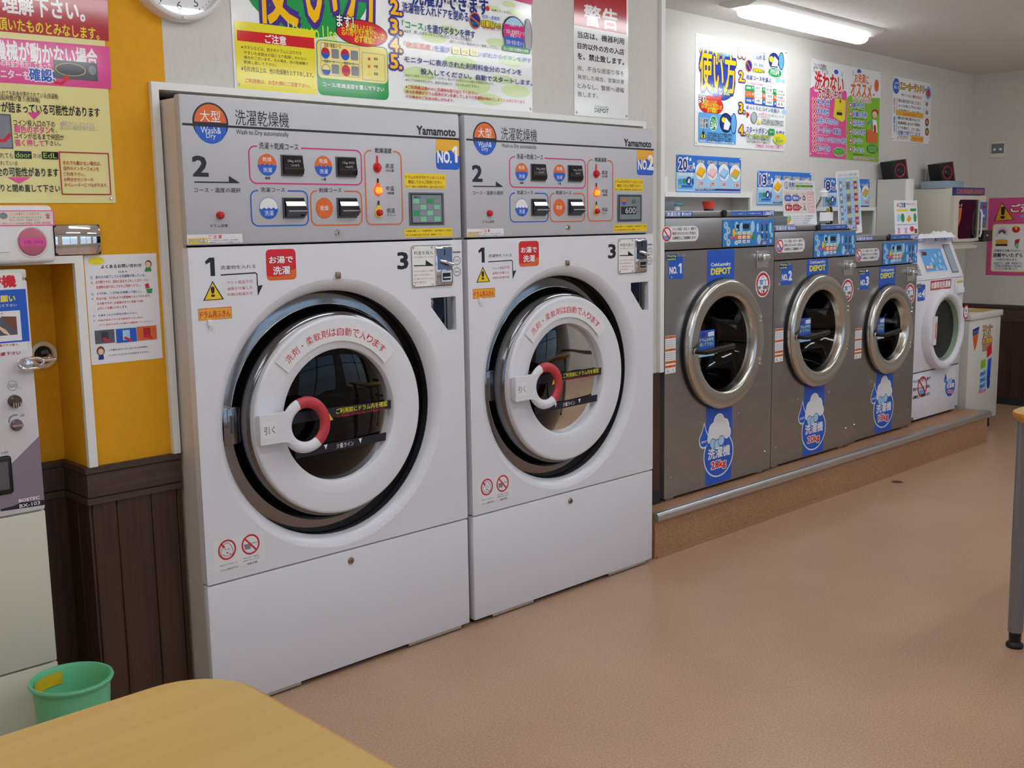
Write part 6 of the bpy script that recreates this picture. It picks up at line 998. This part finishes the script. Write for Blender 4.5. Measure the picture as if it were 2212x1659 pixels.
cp_ = MB().box(.458, -.018, .148, .575, -.010, .297, mat('panel_indigo', '5c6fb4', .4)).box(.462, -.0185, .100, .570, -.010, .146, 'grey_plastic').build('control_panel', sd); MB().lathe([(.0, -.03), (.012, -.028), (.013, -.018)], (.515, 0, .262), 'knob_red', 16).build('start_button', cp_); MB().lathe([(.0, -.03), (.010, -.028), (.011, -.018)], (.500, 0, .19), 'white_plastic', 16).build('timer_knob', cp_)
MB().box(.455, -.05, -.008, .615, .03, .080, 'black_plastic').lathe([(.0, -.056), (.008, -.055), (.009, -.05)], (.52, 0, .04), 'chrome', 10).build('coin_box', sd); MB().tube([(.455, -.018, .03), (.452, -.03, .06), (.452, -.03, .21), (.455, -.018, .24)], .008, 'white_plastic', 8).build('door_handle', sd)
MB().box(.02, .0, -.055, .46, .30, -.035, 'cream_plastic').box(.03, .02, -.036, .45, .30, .031, 'cream_plastic').build('shelf_bracket', sd)
gb = thing('grey_carton', (6.62, .74, 1.7655), 'pale blue-grey flat carton on top of the sneaker dryer', 'carton'); MB().rbox(-.13, -.10, 0, .17, .10, .055, .003, 'bluegrey_plastic').build('carton_body', gb); MB().box(-.13, -.012, .0545, .17, .012, .0555, 'paper').build('tape', gb)
speaker(6.64, .70, 1.8206, math.radians(-18), .95, 'black speaker with red ring on the pale carton over the sneaker dryer')
# wall box, panel and pipe behind the speakers
vp = thing('access_panel', bw(2.50, 1.78, -.0001), 'beige wall access panel behind the speakers', 'panel', BT); MB().rbox(0, -.012, 0, .42, 0, .17, .003, 'far_wall').build('cover', vp); MB().box(.04, -.016, .105, .40, -.012, .118, mat('rust', '7a5a48', .7)).box(.30, -.016, 0, .312, -.012, .105, 'rust').build('rusty_pipe', vp)
ot = thing('wall_switch', (7.5599, .774, 2.023), 'grey double switch plate high on the far wall', 'switch', R90); MB().rbox(0, -.008, 0, .121, 0, .131, .004, 'cream_plastic').build('plate', ot); MB().box(.012, -.010, .034, .112, -.007, .112, 'grey_plastic').build('insert', ot)
for x in (.038, .085): MB().lathe([(.0, -.016), (.009, -.015), (.012, -.009)], (x, 0, .066), 'white_plastic', 16).build('knob', ot)
# ================================================================== SNEAKER WASHER beyond the plinth
sw = thing('sneaker_washer', (6.03, .22, 0), 'white sneaker washer cabinet with stickers standing beyond the end of the plinth', 'shoe washer')
MB().rbox(0, 0, .078, .535, .44, .826, .006, 'fridge_white').build('cabinet', sw); MB().rbox(-.006, -.012, .828, .545, .45, .872, .006, 'fridge_white').build('lid', sw); MB().box(.20, .012, .8715, .52, .18, .8735, mat('lid_tape', 'c8a868', .6)).build('lid_label', sw)
for a, b in ((.03, .04), (.46, .04), (.03, .36), (.46, .36)): MB().lathe([(.0, 0), (.03, 0), (.032, .01), (.028, .08), (.0, .08)], (a + .02, b + .02, 0), 'rubber', 16, 'z').build('foot', sw)
MB().rbox(.535, .02, .54, .585, .14, .745, .012, 'fridge_white', 3).build('hose_cover', sw)
q = Ink('triangle_sticker', sw, -.0004); q.flat([(.055, .760), (.165, .775), (.155, .725), (.06, .715)], 'n'); q.text('シューズ', .066, .728, .150, .755, 'sk', .02); q.flat([(.06, .714), (.155, .724), (.14, .66), (.107, .60), (.078, .655)], 'or')
q = Ink('shoe_sticker', sw, -.0004)
for k, s in enumerate(('スニーカー', 'らくらく', '洗濯機', 'ピカピカ')): q.text(s, .225 + .012 * (k % 2), .735 - .048 * k, .395 - .03 * (k % 2), .775 - .048 * k, 'am', .07, 'n', .11)
q.flat([(.31, .60), (.39, .64), (.40, .56), (.32, .53)], 'r'); q.flat([(.22, .46), (.30, .47), (.30, .53), (.22, .52)], 'lgn'); q.flat([(.33, .36), (.39, .37), (.40, .53), (.34, .52)], 'bl')
for k in range(3): q.flat([(.215, .40 - .045 * k), (.315, .412 - .045 * k), (.315, .447 - .045 * k), (.215, .435 - .045 * k)], 'sk2'); q.text('靴洗い', .225, .412 - .045 * k, .305, .432 - .045 * k, 'n', .03)
for k in range(2): q.flat(circ(.365, .40 - .06 * k, .028, 16, rz=.04), 'n2')
q.text('約20分', .205, .29, .33, .305, 'pk', .03)
# ================================================================== finish the printing
flush_print()
